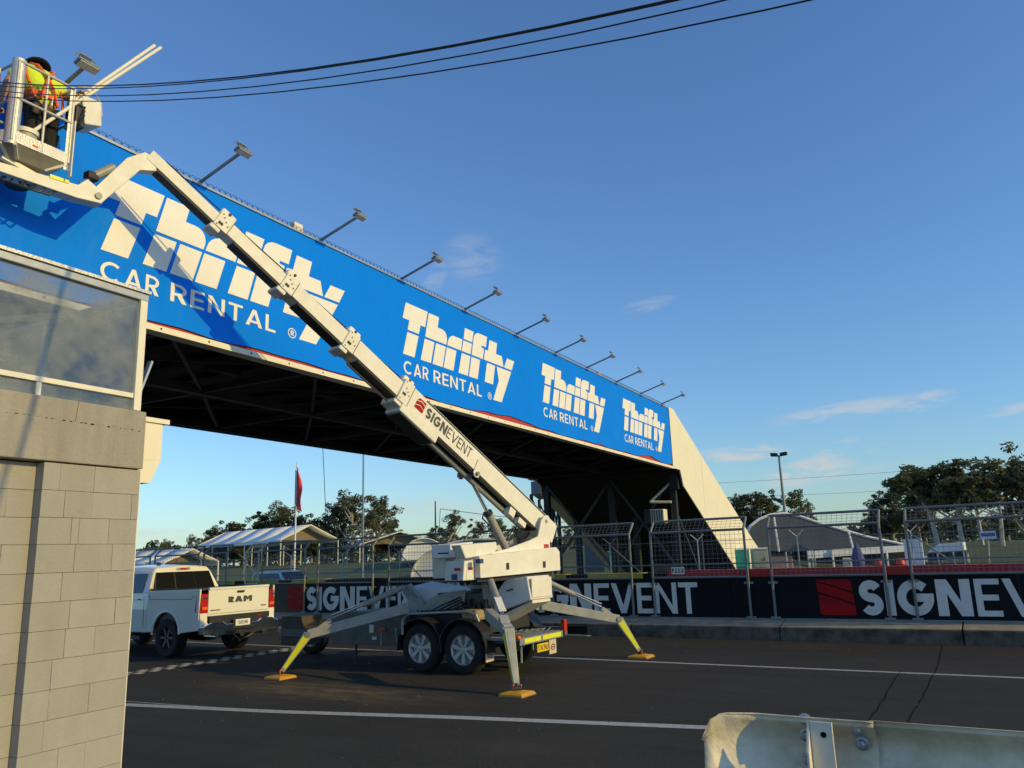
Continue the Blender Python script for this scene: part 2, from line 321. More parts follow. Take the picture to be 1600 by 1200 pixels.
# ------------------------------------------------------------------ lettering (upper case, drawn as outlines; unit height)
def arcpts(cx, cy, rx, ry, a0, a1, n=14): return [(cx + rx*math.cos(R(a0 + (a1-a0)*k/n)), cy + ry*math.sin(R(a0 + (a1-a0)*k/n))) for k in range(n+1)]
def thick(pts, w):
    L, Rr = [], []
    for i, p in enumerate(pts):
        a = pts[max(i-1, 0)]; b = pts[min(i+1, len(pts)-1)]; dx, dy = b[0]-a[0], b[1]-a[1]; l = math.hypot(dx, dy) or 1
        nx, ny = -dy/l*w/2, dx/l*w/2; L.append((p[0]+nx, p[1]+ny)); Rr.append((p[0]-nx, p[1]-ny))
    return L + Rr[::-1]
def glyph(ch, w):
    """list of (outer, holes), advance width"""
    g = []; k = w
    if ch == 'I': return [([(0, 0), (k, 0), (k, 1), (0, 1)], [])], k
    if ch == 'L': W = .52; return [([(0, 0), (W, 0), (W, k*.95), (k, k*.95), (k, 1), (0, 1)], [])], W
    if ch == 'T': W = .66; return [([(W/2-k/2, 0), (W/2+k/2, 0), (W/2+k/2, 1-k*.95), (W, 1-k*.95), (W, 1), (0, 1), (0, 1-k*.95), (W/2-k/2, 1-k*.95)], [])], W
    if ch == 'E': W = .58; h = k*.92; return [([(0, 0), (W, 0), (W, h), (k, h), (k, .5-h/2), (W*.92, .5-h/2), (W*.92, .5+h/2), (k, .5+h/2), (k, 1-h), (W, 1-h), (W, 1), (0, 1)], [])], W
    if ch == 'N': W = .62 + k*.75; d = k*1.55; return [([(0, 0), (k, 0), (k, 1-d), (W-k*1.1, 0), (W, 0), (W, 1), (W-k, 1), (W-k, d), (k*1.1, 1), (0, 1)], [])], W
    if ch == 'M': W = .85 + k*.6; d = k*1.5; return [([(0, 0), (k, 0), (k, 1-d), (W/2, .25), (W-k, 1-d), (W-k, 0), (W, 0), (W, 1), (W-k, 1), (W/2, .25+d), (k, 1), (0, 1)], [])], W
    if ch == 'V': W = .70 + k*.7; return [([(0, 1), (W/2-k*.55, 0), (W/2+k*.55, 0), (W, 1), (W-k*1.1, 1), (W/2, k*1.55), (k*1.1, 1)], [])], W
    if ch == 'A':
        W = .70 + k*.7; y0, y1 = .20, .20 + k*.85; f = lambda y: k*1.1 + (W/2 - k*1.1) * y / (1 - k*1.55)
        return [([(0, 0), (k*1.1, 0), (W/2, 1-k*1.55), (W-k*1.1, 0), (W, 0), (W/2+k*.55, 1), (W/2-k*.55, 1)], []), ([(f(y0), y0), (W-f(y0), y0), (W-f(y1), y1), (f(y1), y1)], [])], W
    if ch in 'RPJ' and ch == 'R':
        W = .64; r = .30; out = [(0, 0), (k, 0), (k, .36), (W*.42, .36), (W-k*1.15, 0), (W+.02, 0), (W*.72, .40)] + arcpts(W-r, 1-r-.01, r, r, -70, 90, 10) + [(0, 1)]
        return [(out, [[(k, .36+k*.85)] + arcpts(W-r, 1-r-.01, r-k*.95, r-k*.9, -88, 88, 8) + [(k, 1-k*.9)]])], W
    if ch == 'S':
        r = (1-k)/4; kx = 1.12; cx = r*kx + k/2
        p = [(cx + r*kx*math.cos(R(a)), 1-k/2-r + r*math.sin(R(a))) for a in range(25, 271, 15)] + [(cx + r*kx*math.cos(R(a)), k/2+r + r*math.sin(R(a))) for a in range(75, -156, -15)]
        return [(thick(p, k), [])], 2*cx
    if ch == 'C':
        r = .5-k/2; cx = .5*.98; return [(thick(arcpts(cx, .5, r*.98, r, 48, 312, 22), k), [])], .90
    if ch == 'G':
        r = .5-k/2; cx = .5; p = arcpts(cx, .5, r, r, 45, 352, 24)
        return [(thick(p, k), []), ([(cx, .5-k*.45), (1, .5-k*.45), (1, .5+k*.45), (cx, .5+k*.45)], [])], 1.0
    if ch == 'O' or ch == '0':
        W = 1.0 if ch == 'O' else .6; return [([*arcpts(W/2, .5, W/2, .5, 0, 348, 23)], [arcpts(W/2, .5, W/2-k, .5-k, 0, 345, 19)])], W
    if ch == '2': p = arcpts(.28, .72, .22, .28-k/2, 160, -30, 9) + [(.04, k*.6)]; return [(thick(p, k), []), ([(0, 0), (.55, 0), (.55, k), (0, k)], [])], .56
    if ch == '3': return [(thick(arcpts(.25, .74, .2, .26-k/2, 150, -80, 9), k), []), (thick(arcpts(.25, .27, .23, .27-k/2, 85, -150, 9), k), [])], .52
    if ch == '4': return [([(.32, 0), (.32+k, 0), (.32+k, 1), (.32, 1)], []), (thick([(.36, .98), (.04, .32), (.58, .32)], k*.8), [])], .6
    if ch == '7': return [(thick([(.02, 1-k/2), (.5, 1-k/2), (.2, 0)], k), [])], .52
    if ch == 'J': return [(thick([(.4, 1), (.4, .25)] + arcpts(.22, .25, .18, .25-k/2, 0, -150, 7), k), [])], .48
    if ch == 'P':
        r = .28; W = .56; return [([(0, 0), (k, 0), (k, .40), (W-r, .40)] + arcpts(W-r, .70, r, .30, -88, 90, 9) + [(0, 1)], [[(k, .40+k)] + arcpts(W-r, .70, r-k, .30-k, -85, 85, 7) + [(k, 1-k)]])], W
    if ch == ':': return [([(0, .15), (k, .15), (k, .15+k), (0, .15+k)], []), ([(0, .6), (k, .6), (k, .6+k), (0, .6+k)], [])], k
    return [], .32
def text(mb, s, fr, h, w=.14, gap=.14, width=None, t=.003, ws=None):
    o, ux, uy = [Vector(q) for q in fr]; x = 0; items = []
    for i, ch in enumerate(s):
        ww = ws[i] if ws else w; gl, adv = glyph(ch, ww); items.append((gl, x)); x += adv + gap
    tot = x - gap; kx = (width / (tot * h)) if width else 1; n = 0
    for gl, x0 in items:
        for out, holes in gl:
            n += 1; mb.prism([((px + x0)*h*kx, py*h) for px, py in out], (o, ux, uy), t + n % 3 * .0004, [[((px + x0)*h*kx, py*h) for px, py in hh] for hh in holes])
    return tot * h * kx
# ================================================================== THE SETTING: ground, road, kerb
mb = MB(); n = 60
def gz(x, y):
    d = T(0, 0, 0); a = Vector((x, y, 0)).dot(LX); q = Vector((x, y, 0)).dot(LY)
    if q < 19: return -.012
    k = min(1, max(0, (a + 22) / 16)); k = k*k*(3-2*k)          # the rise starts nearer on the left, farther on the right
    t = min(1, max(0, (q - (34 + 24*k)) / 28)); t = t*t*(3-2*t)
    hump = 1.3 * math.exp(-((a + 21)**2/150 + (q - 62)**2/220)) * (1 - k*.8)
    return -.012 + 1.72 * t + hump
xs = [-900, -500, -300, -200, -140] + [-120 + 6*i for i in range(34)] + [100, 140, 220, 400, 900]
ys = [-300, -60, -20, 10, 19.5] + [22 + 4*i for i in range(30)] + [150, 200, 300, 500, 900, 1600]
for y in ys:
    for x in xs: mb.v.append(T(x, y, gz(*T(x, y, 0).xy)))
for j in range(len(ys)-1):
    for i in range(len(xs)-1):
        k = j*len(xs)+i; mb.f.append((k, k+1, k+1+len(xs), k+len(xs)))
mb.build('ground', grassm, None, smooth=True, kind='structure')
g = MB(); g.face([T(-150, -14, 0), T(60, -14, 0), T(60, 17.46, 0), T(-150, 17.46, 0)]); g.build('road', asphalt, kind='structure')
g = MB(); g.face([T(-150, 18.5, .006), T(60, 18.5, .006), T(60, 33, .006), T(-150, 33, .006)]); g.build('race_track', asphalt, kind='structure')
def strip(pts, wd, z, mbx=None):
    mbx = mbx or MB(); L = len(pts)
    for i in range(L-1):
        p, q = Vector((*pts[i], z)), Vector((*pts[i+1], z)); a = pts[max(i-1, 0)]; c = pts[min(i+2, L-1)]
        d0 = (Vector((*pts[i+1], 0)) - Vector((*a, 0))).normalized(); d1 = (Vector((*c, 0)) - Vector((*pts[i], 0))).normalized()
        n0 = Vector((-d0.y, d0.x, 0))*wd/2; n1 = Vector((-d1.y, d1.x, 0))*wd/2; mbx.face([p-n0, q-n1, q+n1, p+n0])
    return mbx
fl = [T(-60+6*i, 13.62, 0).xy for i in range(15)]
strip(fl, .11, .004).build('white_line', linep, kind='structure')
strip([(-15.5, 7.0), (-12.5, 7.6), (-10.57, 7.93), (-8.01, 8.24), (-5.62, 8.66), (-2.55, 9.09), (0, 9.5), (4, 10.2)], .19, .004).build('white_line', linep, kind='structure')
strip([(-15.5, 7.75), (-12.5, 8.02), (-10.6, 8.12), (-9.6, 8.16), (-8.9, 8.2)], .03, .005).build('white_line', linep, kind='structure')
ck = MB()                                     # chequered timing line across the lane
for i in range(38):
    for j in range(3):
        if (i + j) % 2: continue
        y = 8.6 + i*.16; x = -13.98 + j*.16 + (y-9)*.055; ck.wbox(x, x+.15, y, y+.15, .001, .005)
ck.build('chequered_line', linep, kind='structure')
for pts in ([(-.34, 17.3), (-.36, 15.2), (-.43, 13.6), (-.52, 11.7), (-.62, 10.3), (-.73, 9.0), (-.8, 7.6)], [(-.88, 13.9), (-.92, 12.4), (-.97, 10.9), (-1.03, 9.6), (-1.08, 8.0)], [(-8.5, 9.6), (-6.9, 9.35), (-5.0, 9.75), (-3.3, 9.62), (-1.2, 9.8)]):
    p2 = []
    for i in range(len(pts)-1):
        for k in range(6):
            t = k/6; p2.append((pts[i][0]*(1-t)+pts[i+1][0]*t + random.uniform(-.012, .012), pts[i][1]*(1-t)+pts[i+1][1]*t + random.uniform(-.012, .012)))
    strip(p2, .012 if pts[0][1] > 10 else .008, .0045).build('pavement_crack', tard, kind='structure')
mb = MB()
for k in range(150):                          # loose grit on the asphalt
    a, d = random.uniform(-13, 3), random.uniform(6, 17.2); s = random.uniform(.006, .016); mb.box(T(a, d, s*.4), (s, s*.8, s*.8))
mb.build('loose_grit', mat('grit', (.22, .2, .17), .9), kind='stuff')
# kerb (each cast length its own piece)
kb = thing('concrete_kerb', T(-10, 17.45, 0), 'long raised grey concrete kerb running below the black advertising wall', 'kerb')
a = -48.0; k = 0
while a < 12:
    L = 3.35; b = min(a + L, 12)
    if b > -9.9 and a < -8.9:                 # drain opening
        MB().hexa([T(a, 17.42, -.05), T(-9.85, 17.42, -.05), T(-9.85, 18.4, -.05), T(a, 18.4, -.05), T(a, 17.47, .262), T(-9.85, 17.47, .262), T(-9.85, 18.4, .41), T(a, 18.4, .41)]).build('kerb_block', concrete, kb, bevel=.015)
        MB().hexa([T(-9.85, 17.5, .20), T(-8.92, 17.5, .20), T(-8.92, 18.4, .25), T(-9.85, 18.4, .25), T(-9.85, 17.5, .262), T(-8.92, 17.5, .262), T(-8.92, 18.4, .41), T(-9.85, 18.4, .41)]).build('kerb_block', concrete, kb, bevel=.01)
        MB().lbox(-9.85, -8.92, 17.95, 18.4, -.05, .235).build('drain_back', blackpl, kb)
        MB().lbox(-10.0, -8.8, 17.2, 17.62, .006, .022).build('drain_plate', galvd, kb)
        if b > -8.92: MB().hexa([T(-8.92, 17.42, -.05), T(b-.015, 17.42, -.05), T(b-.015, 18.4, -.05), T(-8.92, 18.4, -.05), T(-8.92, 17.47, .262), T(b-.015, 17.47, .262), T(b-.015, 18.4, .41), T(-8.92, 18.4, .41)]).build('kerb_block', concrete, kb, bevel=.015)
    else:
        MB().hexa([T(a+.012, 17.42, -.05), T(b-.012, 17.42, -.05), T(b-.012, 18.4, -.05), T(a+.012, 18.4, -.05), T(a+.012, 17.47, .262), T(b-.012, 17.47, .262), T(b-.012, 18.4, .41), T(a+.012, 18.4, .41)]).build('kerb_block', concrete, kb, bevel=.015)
    MB().hexa([T(a+.014, 17.478, .266), T(b-.014, 17.478, .266), T(b-.014, 18.39, .413), T(a+.014, 18.39, .413), T(a+.016, 17.485, .280), T(b-.016, 17.485, .280), T(b-.016, 18.385, .427), T(a+.016, 18.385, .427)]).build('kerb_lit_top', kerbtopm, kb, bevel=.004)  # thin added capping, its pale colour carries the sunlight on the kerb
    a = b

# ================================================================== PIT WALL with painted signs
wl = thing('pit_wall', T(-10, 18.1, .3), 'black painted barrier wall with big SIGNEVENT lettering along the far side of the lane', 'wall')
W0 = 18.12
a = -47.0
while a < 12:
    b = a + 2.76; br = -21.0 < (a+b)/2 < -18.4
    MB().lbox(a+.004, b-.004, W0, W0+.30, .36, 1.27).build('wall_panel', navy, wl, bevel=.006); a = b
MB().lbox(-21.9, -19.02, W0-.006, W0-.001, .385, 1.26).build('sunlit_wall_panel', brown, wl)  # added brown sheet painting the sunlit stretch of the black wall
MB().lbox(-60, 14, W0-.02, W0-.004, .372, .395).build('base_strip', galvd, wl)
a = -47.0
while a < 12:                                 # coping: red to the right, yellow and black blocks to the left
    L = 1.5
    if a > -7.7: MB().lbox(a, min(a+2.2, 14)-.004, W0+.05, W0+.36, 1.272, 1.44).build('red_coping', red, wl); a += 2.2
    else:
        MB().lbox(a, a+L-.02, W0+.05, W0+.36, 1.272, 1.40).build('yellow_coping' if int(a*7) % 3 else 'black_coping', yellowp if int(a*7) % 3 else navy, wl)
        MB().lbox(a+L-.02, a+L+.6, W0+.05, W0+.36, 1.272, 1.39).build('black_coping', navy, wl); a += L+.6
def wallsign(a0, sc_=1.0):
    F = (T(a0, W0-.0065, .47), LX, ZZ); h = .70
    for j, P in enumerate([[(0, .47), (0, .70), (.03, .73), (.70, .73), (.72, .70), (.72, .52), (.45, .60)][:0] or [(.02, .72), (.66, .72), (.70, .68), (.72, .47), (.36, .60), (.01, .70)], [(.01, .67), (.36, .565), (.72, .43), (.735, .23), (.38, .36), (.025, .47)], [(.03, .43), (.38, .325), (.74, .195), (.745, 0), (.08, 0), (.04, .04)]]):
        MB().prism(P, F, .004).build('red_emblem', signr, wl)
    mb = MB(); x = .84; lets = [('S', .25, .44), ('I', .26, .17), ('G', .25, .66), ('N', .25, .60), ('E', .165, .42), ('V', .165, .62), ('E', .165, .40), ('N', .15, .55), ('T', .165, .46)]
    for i, (ch, ww, wd) in enumerate(lets):
        text(mb, ch, (T(a0 + x, W0-.0065 - .0003*i, .47), LX, ZZ), h, w=ww, width=wd, t=.004); x += wd + (.05 if i != 3 else .07)
    mb.build('sign_lettering', signg, wl)
for a0 in (-3.76, -11.95, -19.8): wallsign(a0)

# ================================================================== debris fence panels
def fence_panel(a0, a1, label, m, big=True, z0=1.28, ztop=2.32, group='crank topped mesh fence panels on the wall'):
    t = thing('fence_panel', T(a0, W0-.05, .3), label, 'fence panel', group)
    dz = ztop; y = W0 - .05; ov = .27
    for a in (a0, a1):
        MB().path([T(a, y, .37 if big else z0), T(a, y, dz), T(a, y+ov, dz+.27)], .030, 8).build('post', m, t, smooth=True)
        if big:
            MB().lbox(a-.10, a+.10, y-.035, y+.05, .38, .43).build('clamp', galvd, t); MB().lbox(a-.10, a+.10, y+.03, y+.05, 1.12, 1.17).build('clamp', galvd, t)
    MB().tube(T(a0, y, dz), T(a1, y, dz), .028).build('rail', m, t, smooth=True)
    MB().tube(T(a0, y+ov, dz+.27), T(a1, y+ov, dz+.27), .028).build('rail', m, t, smooth=True)
    MB().tube(T(a0, y, z0), T(a1, y, z0), .026).build('rail', m, t, smooth=True)
    mb = MB(); r = .0037; nx = max(2, round((a1-a0)/.105))
    for i in range(1, nx):
        a = a0 + (a1-a0)*i/nx; mb.path([T(a, y, z0), T(a, y, dz), T(a, y+ov, dz+.27)], r, 3, False)
    for i in range(1, 10): mb.tube(T(a0, y, z0 + (dz-z0)*i/10), T(a1, y, z0 + (dz-z0)*i/10), r, 3, caps=False)
    for i in range(1, 4): mb.tube(T(a0, y+ov*i/4, dz+.27*i/4), T(a1, y+ov*i/4, dz+.27*i/4), r, 3, caps=False)
    mb.build('wire_mesh', galvd, t, kind='stuff')
galvf = mat('fence_galvanised', (.20, .21, .21), .55, metal=.2, var=.2, vs=6)
FP = [(-1.88, .86, 'fence panel at the right edge above the big letters GNE'),
      (-4.65, -2.38, 'fence panel above the red emblem, before the huge grey marquee'),
      (-7.42, -5.18, 'fence panel carrying the little P23:2 board, below the cream foot of the bridge'),
      (-10.15, -7.97, 'fence panel directly right of the lift turret, with a green cabin seen through it'),
      (-12.88, -10.75, 'fence panel half hidden behind the white turret of the boom lift'),
      (-15.58, -13.45, 'fence panel just left of the lift turret, in front of the arched white tent'),
      (-18.45, -16.2, 'fence panel over the letters SIGN, grassy hump visible through it'),
      (-20.98, -19.02, 'fence panel above the ute roof and the brown part of the wall'),
      (-23.95, -22.75, 'short fence panel right above the pickup cab, left of the narrow cream one'),
      (-26.7, -24.25, 'fence panel seen above the cab roof of the white pickup'),
      (-29.5, -27.0, 'fence panel just right of the block building, farthest left in the row')]
for a0, a1, lb in FP: fence_panel(a0, a1, lb, galvf)
fence_panel(-21.78, -21.15, 'narrow cream painted fence panel beside the ute', mat('fence_cream', (.55, .50, .38), .6, var=.15, vs=8), big=False, ztop=2.3)
# far trackside fence behind: thin posts with forked tops, rails and mesh
ff = thing('trackside_fence', T(-12, 30, 0), 'distant grey catch fence with forked posts on the far side of the track', 'fence')
for k in range(16):
    a = -40 + 3.7*k; h = 2.5
    MB().tube(T(a, 30, 0), T(a, 30, h-.25), .028, 6).build('post', galv, ff)
    MB().tube(T(a, 30, h-.25), T(a-.2, 29.8, h-.02), .018, 5).tube(T(a, 30, h-.25), T(a+.2, 30.2, h-.02), .018, 5).build('fork', galv, ff)
    if k % 3 == 1: MB().tube(T(a, 30, h-.3), T(a+1.5, 30, .9), .028, 5).build('brace', galvd, ff)
MB().tube(T(-42, 30, 1.35), T(18, 30, 1.35), .025, 5).tube(T(-42, 30, 2.2), T(18, 30, 2.2), .012, 5).build('rail', galvd, ff)
mb = MB()
for k in range(400): mb.tube(T(-42 + .15*k, 30, .8), T(-42+.15*k, 30, 2.25), .0018, 3, caps=False)
for k in range(10): mb.tube(T(-42, 30, .85+.14*k), T(18, 30, .85+.14*k), .0018, 3, caps=False)
mb.build('wire_mesh', galvd, ff, kind='stuff')
MB().lbox(-46, 20, 30.3, 30.7, 0, .85).build('barrier', mat('far_barrier', (.10, .10, .10), .8, var=.4, vs=2), ff)

# ================================================================== THE BRIDGE
XB = -9.0; XF = -15.3; Y0, Y1 = -8.0, 29.95; ZB, ZT = 5.14, 7.38
br = thing('footbridge', (-12, 31.5, 0), 'long steel footbridge covered in blue advertising banner, spanning the pit lane', 'bridge')
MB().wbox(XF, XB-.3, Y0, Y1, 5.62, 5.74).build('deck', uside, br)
def grid_face(x, y0, y1, z0, z1, ny, nz, edge):
    mb = MB()
    for j in range(nz+1):
        for i in range(ny+1):
            y = y0 + (y1-y0)*i/ny; zb = z0 + edge(y); mb.v.append(Vector((x + .0012*math.sin(y*1.7+j)*math.sin(y*.43), y, zb + (z1-zb)*j/nz)))
    for j in range(nz):
        for i in range(ny):
            k = j*(ny+1)+i; mb.f.append((k, k+1, k+2+ny, k+1+ny))
    return mb
def edge(y): return .012*math.sin(y*2.1) + .01*math.sin(y*5.3+1) + .11*max(0, math.sin((y-14.5)*.62))**6 * (1 if y > 13 else 0) + .03*max(0, math.sin(y*.9))**8
# banner in drops, seams between
drops = [Y0, .2, 4.9, 11.9, 17.9, 23.9, Y1-.02]
for i in range(6):
    grid_face(XB-.003+.0006*(i % 2), drops[i], drops[i+1]+.03, ZB, ZT, int((drops[i+1]-drops[i])*4), 6, edge).build('banner', blue, br, smooth=True)
MB().wbox(XB-.12, XB-.04, Y0, Y1, 5.1, ZT-.01).build('backing_sheet', dark, br)
MB().wbox(XB-.04, XB-.034, Y0, Y1-.1, ZB-.045, ZB+.3).build('red_old_banner', mat('old_red_banner', (.40, .03, .02), .6), br)
MB().wbox(XB-.16, XB+.05, Y0, Y1+.04, 5.0, 5.09).build('bottom_flange', clad, br, bevel=.006)
MB().wbox(XB-.05, XB+.02, Y0, Y1, ZT, ZT+.035).build('top_trim', galv, br)
# chain link along the top
mb = MB(); y = -2.0
while y < Y1-.3:
    st = .11; hh = .10
    mb.tube((XB-.03, y, ZT+.03), (XB-.03, y+st, ZT+.03+hh), .004, 3, caps=False).tube((XB-.03, y+st, ZT+.03), (XB-.03, y, ZT+.03+hh), .004, 3, caps=False)
    mb.tube((XB-.03, y+st/2, ZT+.03+hh*.55), (XB-.03, y+st/2, ZT+.03+hh), .004, 3, caps=False); y += st
for k in range(2): pass
mb.build('chain_link_edge', dark, br, kind='stuff')
MB().wbox(XB-.15, XB-.05, 9.35, 9.55, ZT+.02, ZT+.2).build('junction_box', cream, br)
MB().wbox(XB-.15, XB-.05, 22.9, 23.1, ZT+.02, ZT+.14).build('junction_box', cream, br)
# far side fascia
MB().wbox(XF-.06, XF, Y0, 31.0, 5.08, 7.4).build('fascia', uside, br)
# roof-less truss underside
for x in (XB-.25, -12.1, XF+.2):
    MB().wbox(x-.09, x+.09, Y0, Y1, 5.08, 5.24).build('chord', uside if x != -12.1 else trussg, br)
yy = [Y0 + 3.03*k for k in range(13)]
for i, y in enumerate(yy):
    MB().bar((XB-.2, y, 5.18), (XF+.2, y, 5.18), .09, .12).build('cross_beam', trussg, br)
    if i < len(yy)-1:
        y2 = yy[i+1]
        for x0, x1 in ((XB-.25, -12.1), (-12.1, XF+.2)):
            MB().bar((x0, y, 5.17), (x1, y2, 5.17), .06, .06).build('diagonal', trussg, br)
            MB().bar((x1, y, 5.235), (x0, y2, 5.235), .035, .035).build('diagonal', trussg, br)
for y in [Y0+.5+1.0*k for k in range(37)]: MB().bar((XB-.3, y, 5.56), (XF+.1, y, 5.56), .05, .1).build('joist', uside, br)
for k in range(9): MB().wbox(-11.6, -11.4, 4+k*2.9, 4.7+k*2.9, 5.42, 5.5).build('cable_tray', trussg, br)
# logos: traced outline of the block lettering, metres from the lower left of the T
LOGO = dict(T1=[(.11,6.98),(.89,6.98),(.79,6.62),(.62,6.62),(.56,6.42),(.17,6.42),(.23,6.63),(0,6.63)], T2=[(.16,6.37),(.55,6.37),(.40,5.89),(.01,5.89)],
 h1=[(.93,6.97),(1.32,6.97),(1.26,6.73),(1.43,6.73),(1.50,6.72),(1.56,6.69),(1.60,6.64),(1.62,6.58),(1.62,6.52),(1.59,6.42),(.79,6.42)], h2=[(.77,6.37),(1.13,6.37),(.99,5.89),(.62,5.89)], h3=[(1.19,6.37),(1.57,6.37),(1.43,5.89),(1.05,5.89)],
 r1=[(1.63,6.42),(1.65,6.49),(1.68,6.56),(1.73,6.62),(1.79,6.66),(1.87,6.69),(2.26,6.69),(2.19,6.42)], r2=[(1.61,6.37),(2.0,6.37),(1.86,5.89),(1.47,5.89)],
 i1=[(2.38,6.99),(2.76,6.99),(2.68,6.72),(2.31,6.72)], i2=[(2.30,6.68),(2.67,6.68),(2.60,6.42),(2.22,6.42)], i3=[(2.22,6.37),(2.59,6.37),(2.46,5.89),(2.07,5.89)],
 f1=[(2.65,6.42),(2.74,6.80),(2.78,6.90),(2.84,6.96),(2.93,7.00),(3.02,7.01),(3.38,7.01),(3.31,6.74),(3.11,6.74),(3.10,6.69),(3.22,6.68),(3.15,6.42)], f2=[(2.64,6.37),(3.02,6.37),(2.89,5.89),(2.51,5.89)],
 t1=[(3.49,6.96),(3.86,6.96),(3.79,6.68),(4.08,6.68),(4.15,6.42),(3.20,6.42),(3.27,6.67),(3.41,6.68)], t2=[(3.34,6.37),(3.73,6.37),(3.60,5.89),(3.21,5.89)],
 y1=[(4.34,6.68),(4.72,6.68),(4.57,6.42),(4.18,6.42)], y2=[(3.81,6.37),(4.54,6.37),(4.0,5.52),(3.59,5.52),(3.89,6.03)])
for y0 in (5.88, 12.36, 18.63, 24.76):
    F = (Vector((XB+.001, y0, 0)), Vector((0, 1, 0)), ZZ); mb = MB(); kx = 4.6/4.72 if y0 > 18 else 1.0
    for k, P in LOGO.items():
        mb.prism([(x*kx, z) for x, z in P], F, .0015)
    mb.build('logo_lettering', prnt, br)
    for wd_, o_, L_w in (('CAR', .03, .86), ('RENTAL', 1.08, 1.98)): mb = MB(); text(mb, wd_, (Vector((XB+.001, y0+o_*kx, 5.50)), Vector((0, 1, 0)), ZZ), .265, w=.155, gap=.16, width=L_w*kx, t=.0012); mb.build('car_rental_lettering', prnt, br)
    mb = MB(); Fr = (Vector((XB+.001, y0+3.43*kx, 5.585)), Vector((0, 1, 0)), ZZ)
    mb.prism(arcpts(0, 0, .095, .085, 0, 345, 23), Fr, .003, [arcpts(0, 0, .078, .069, 0, 345, 23)])
    text(mb, 'R', (Vector((XB+.001, y0+3.43*kx-.035, 5.545)), Vector((0, 1, 0)), ZZ), .085, w=.2, width=.075); mb.build('registered_mark', prnt, br)
# tape lines / creases and bolts on flange
mb = MB()
for k in range(30): mb.wbox(XB+.05, XB+.055, 5.2+k*.8, 5.225+k*.8, 5.035, 5.06)
mb.build('rivets', dark, br, kind='stuff')
# end cladding panel (sheet covering the stair) and stair
pan = [(29.98, 7.44), (30.55, 7.44), (36.0, 5.2), (42.8, 2.5), (47.5, .75), (47.5, 0), (41.5, 0), (37.58, 1.55), (33.89, 3.2), (31.2, 4.42), (30.9, 5.03), (30.0, 5.03)]
F = (Vector((XB-.03, 0, 0)), Vector((0, 1, 0)), ZZ)
cuts = [(29.98, 34.2), (34.2, 38.4), (38.4, 43.0), (43.0, 47.5)]
topf = lambda y: 7.44 if y < 30.55 else 7.44 - (y-30.55)*.4035 if y < 42.8 else 2.5 - (y-42.8)*.372
botf = lambda y: 5.03 if y < 30.9 else (4.42 + (31.2-y)*2.03 if y < 31.2 else max(0, 4.42 - (y-31.2)*.452))
for a, b in cuts:
    ys_ = sorted({a+.01, b-.01, *[q for q in (30.55, 30.9, 31.2, 40.98, 42.8) if a < q < b]})
    MB().prism([(y, botf(y)) for y in ys_] + [(y, topf(y)) for y in reversed(ys_)], F, .05).build('end_panel', clad, br)
F2 = (Vector((XF-.03, 0, 0)), Vector((0, 1, 0)), ZZ)
MB().prism([(y, botf(y)) for y in (30, 30.9, 31.2, 40.98, 47.4)] + [(y, topf(y)) for y in (47.4, 42.8, 30.55, 30)], F2, .05).build('end_panel', clad, br)
MB().hexa([(XF, 30.8, 5.0), (XB-.1, 30.8, 5.0), (XB-.1, 43, .0), (XF, 43, .0), (XF, 30.8, 5.25), (XB-.1, 30.8, 5.25), (XB-.1, 43, .25), (XF, 43, .25)]).build('stair', uside, br)
MB().wbox(XF, XB-.1, Y1, 31.2, 5.1, 5.62).build('landing', uside, br)
for (x, y) in ((-9.45, 31.3), (-12.1, 31.3), (-15.1, 31.3), (-12.1, 26.6+7.5), (-15.1, 34.5), (-9.45, 34.6)):
    MB().wbox(x-.12, x+.12, y-.12, y+.12, 0, 5.1 if y < 32 else 3.4).build('column', dark, br)
for x0, x1 in ((-9.45, -12.1), (-12.1, -15.1)):
    MB().bar((x0, 31.3, 4.9), (x1, 31.3, 1.2), .09).build('column_brace', trussg, br)
    MB().bar((x1, 31.2, 4.9), (x0, 31.2, 1.2), .09).build('column_brace', trussg, br)
    MB().bar((x1, 31.25, 1.0), (x0, 31.25, 1.0), .09).build('column_brace', trussg, br)
MB().bar((-9.45, 31.3, 3.6), (-9.45, 34.6, .6), .07).build('column_brace', trussg, br)
MB().wbox(XB-.5, XB-.15, 31.0, 31.2, 4.3, 4.9).build('column_head', dark, br)
# stair tower beyond, with platform box
tw = thing('stair_tower', at(850, 860, 40), 'small steel lookout platform on thin posts behind the far end of the bridge', 'tower')
P = [at(830, 770, 38), at(862, 770, 37.2), at(872, 770, 41), at(842, 770, 42)]
MB().hexa([Vector((p.x, p.y, 4.75)) for p in P] + [Vector((p.x, p.y, 5.35)) for p in P]).build('platform', vinylg, tw)
for p in P: MB().tube((p.x, p.y, 0), (p.x, p.y, 4.75), .09, 8).build('post', dark, tw)
for i in range(4):
    p, q = P[i], P[(i+1) % 4]; MB().tube((p.x, p.y, 4.6), (q.x, q.y, 2.2), .04, 6).build('brace', dark, tw)
    MB().tube((q.x, q.y, 4.6), (p.x, p.y, 2.2), .04, 6).build('brace', dark, tw)
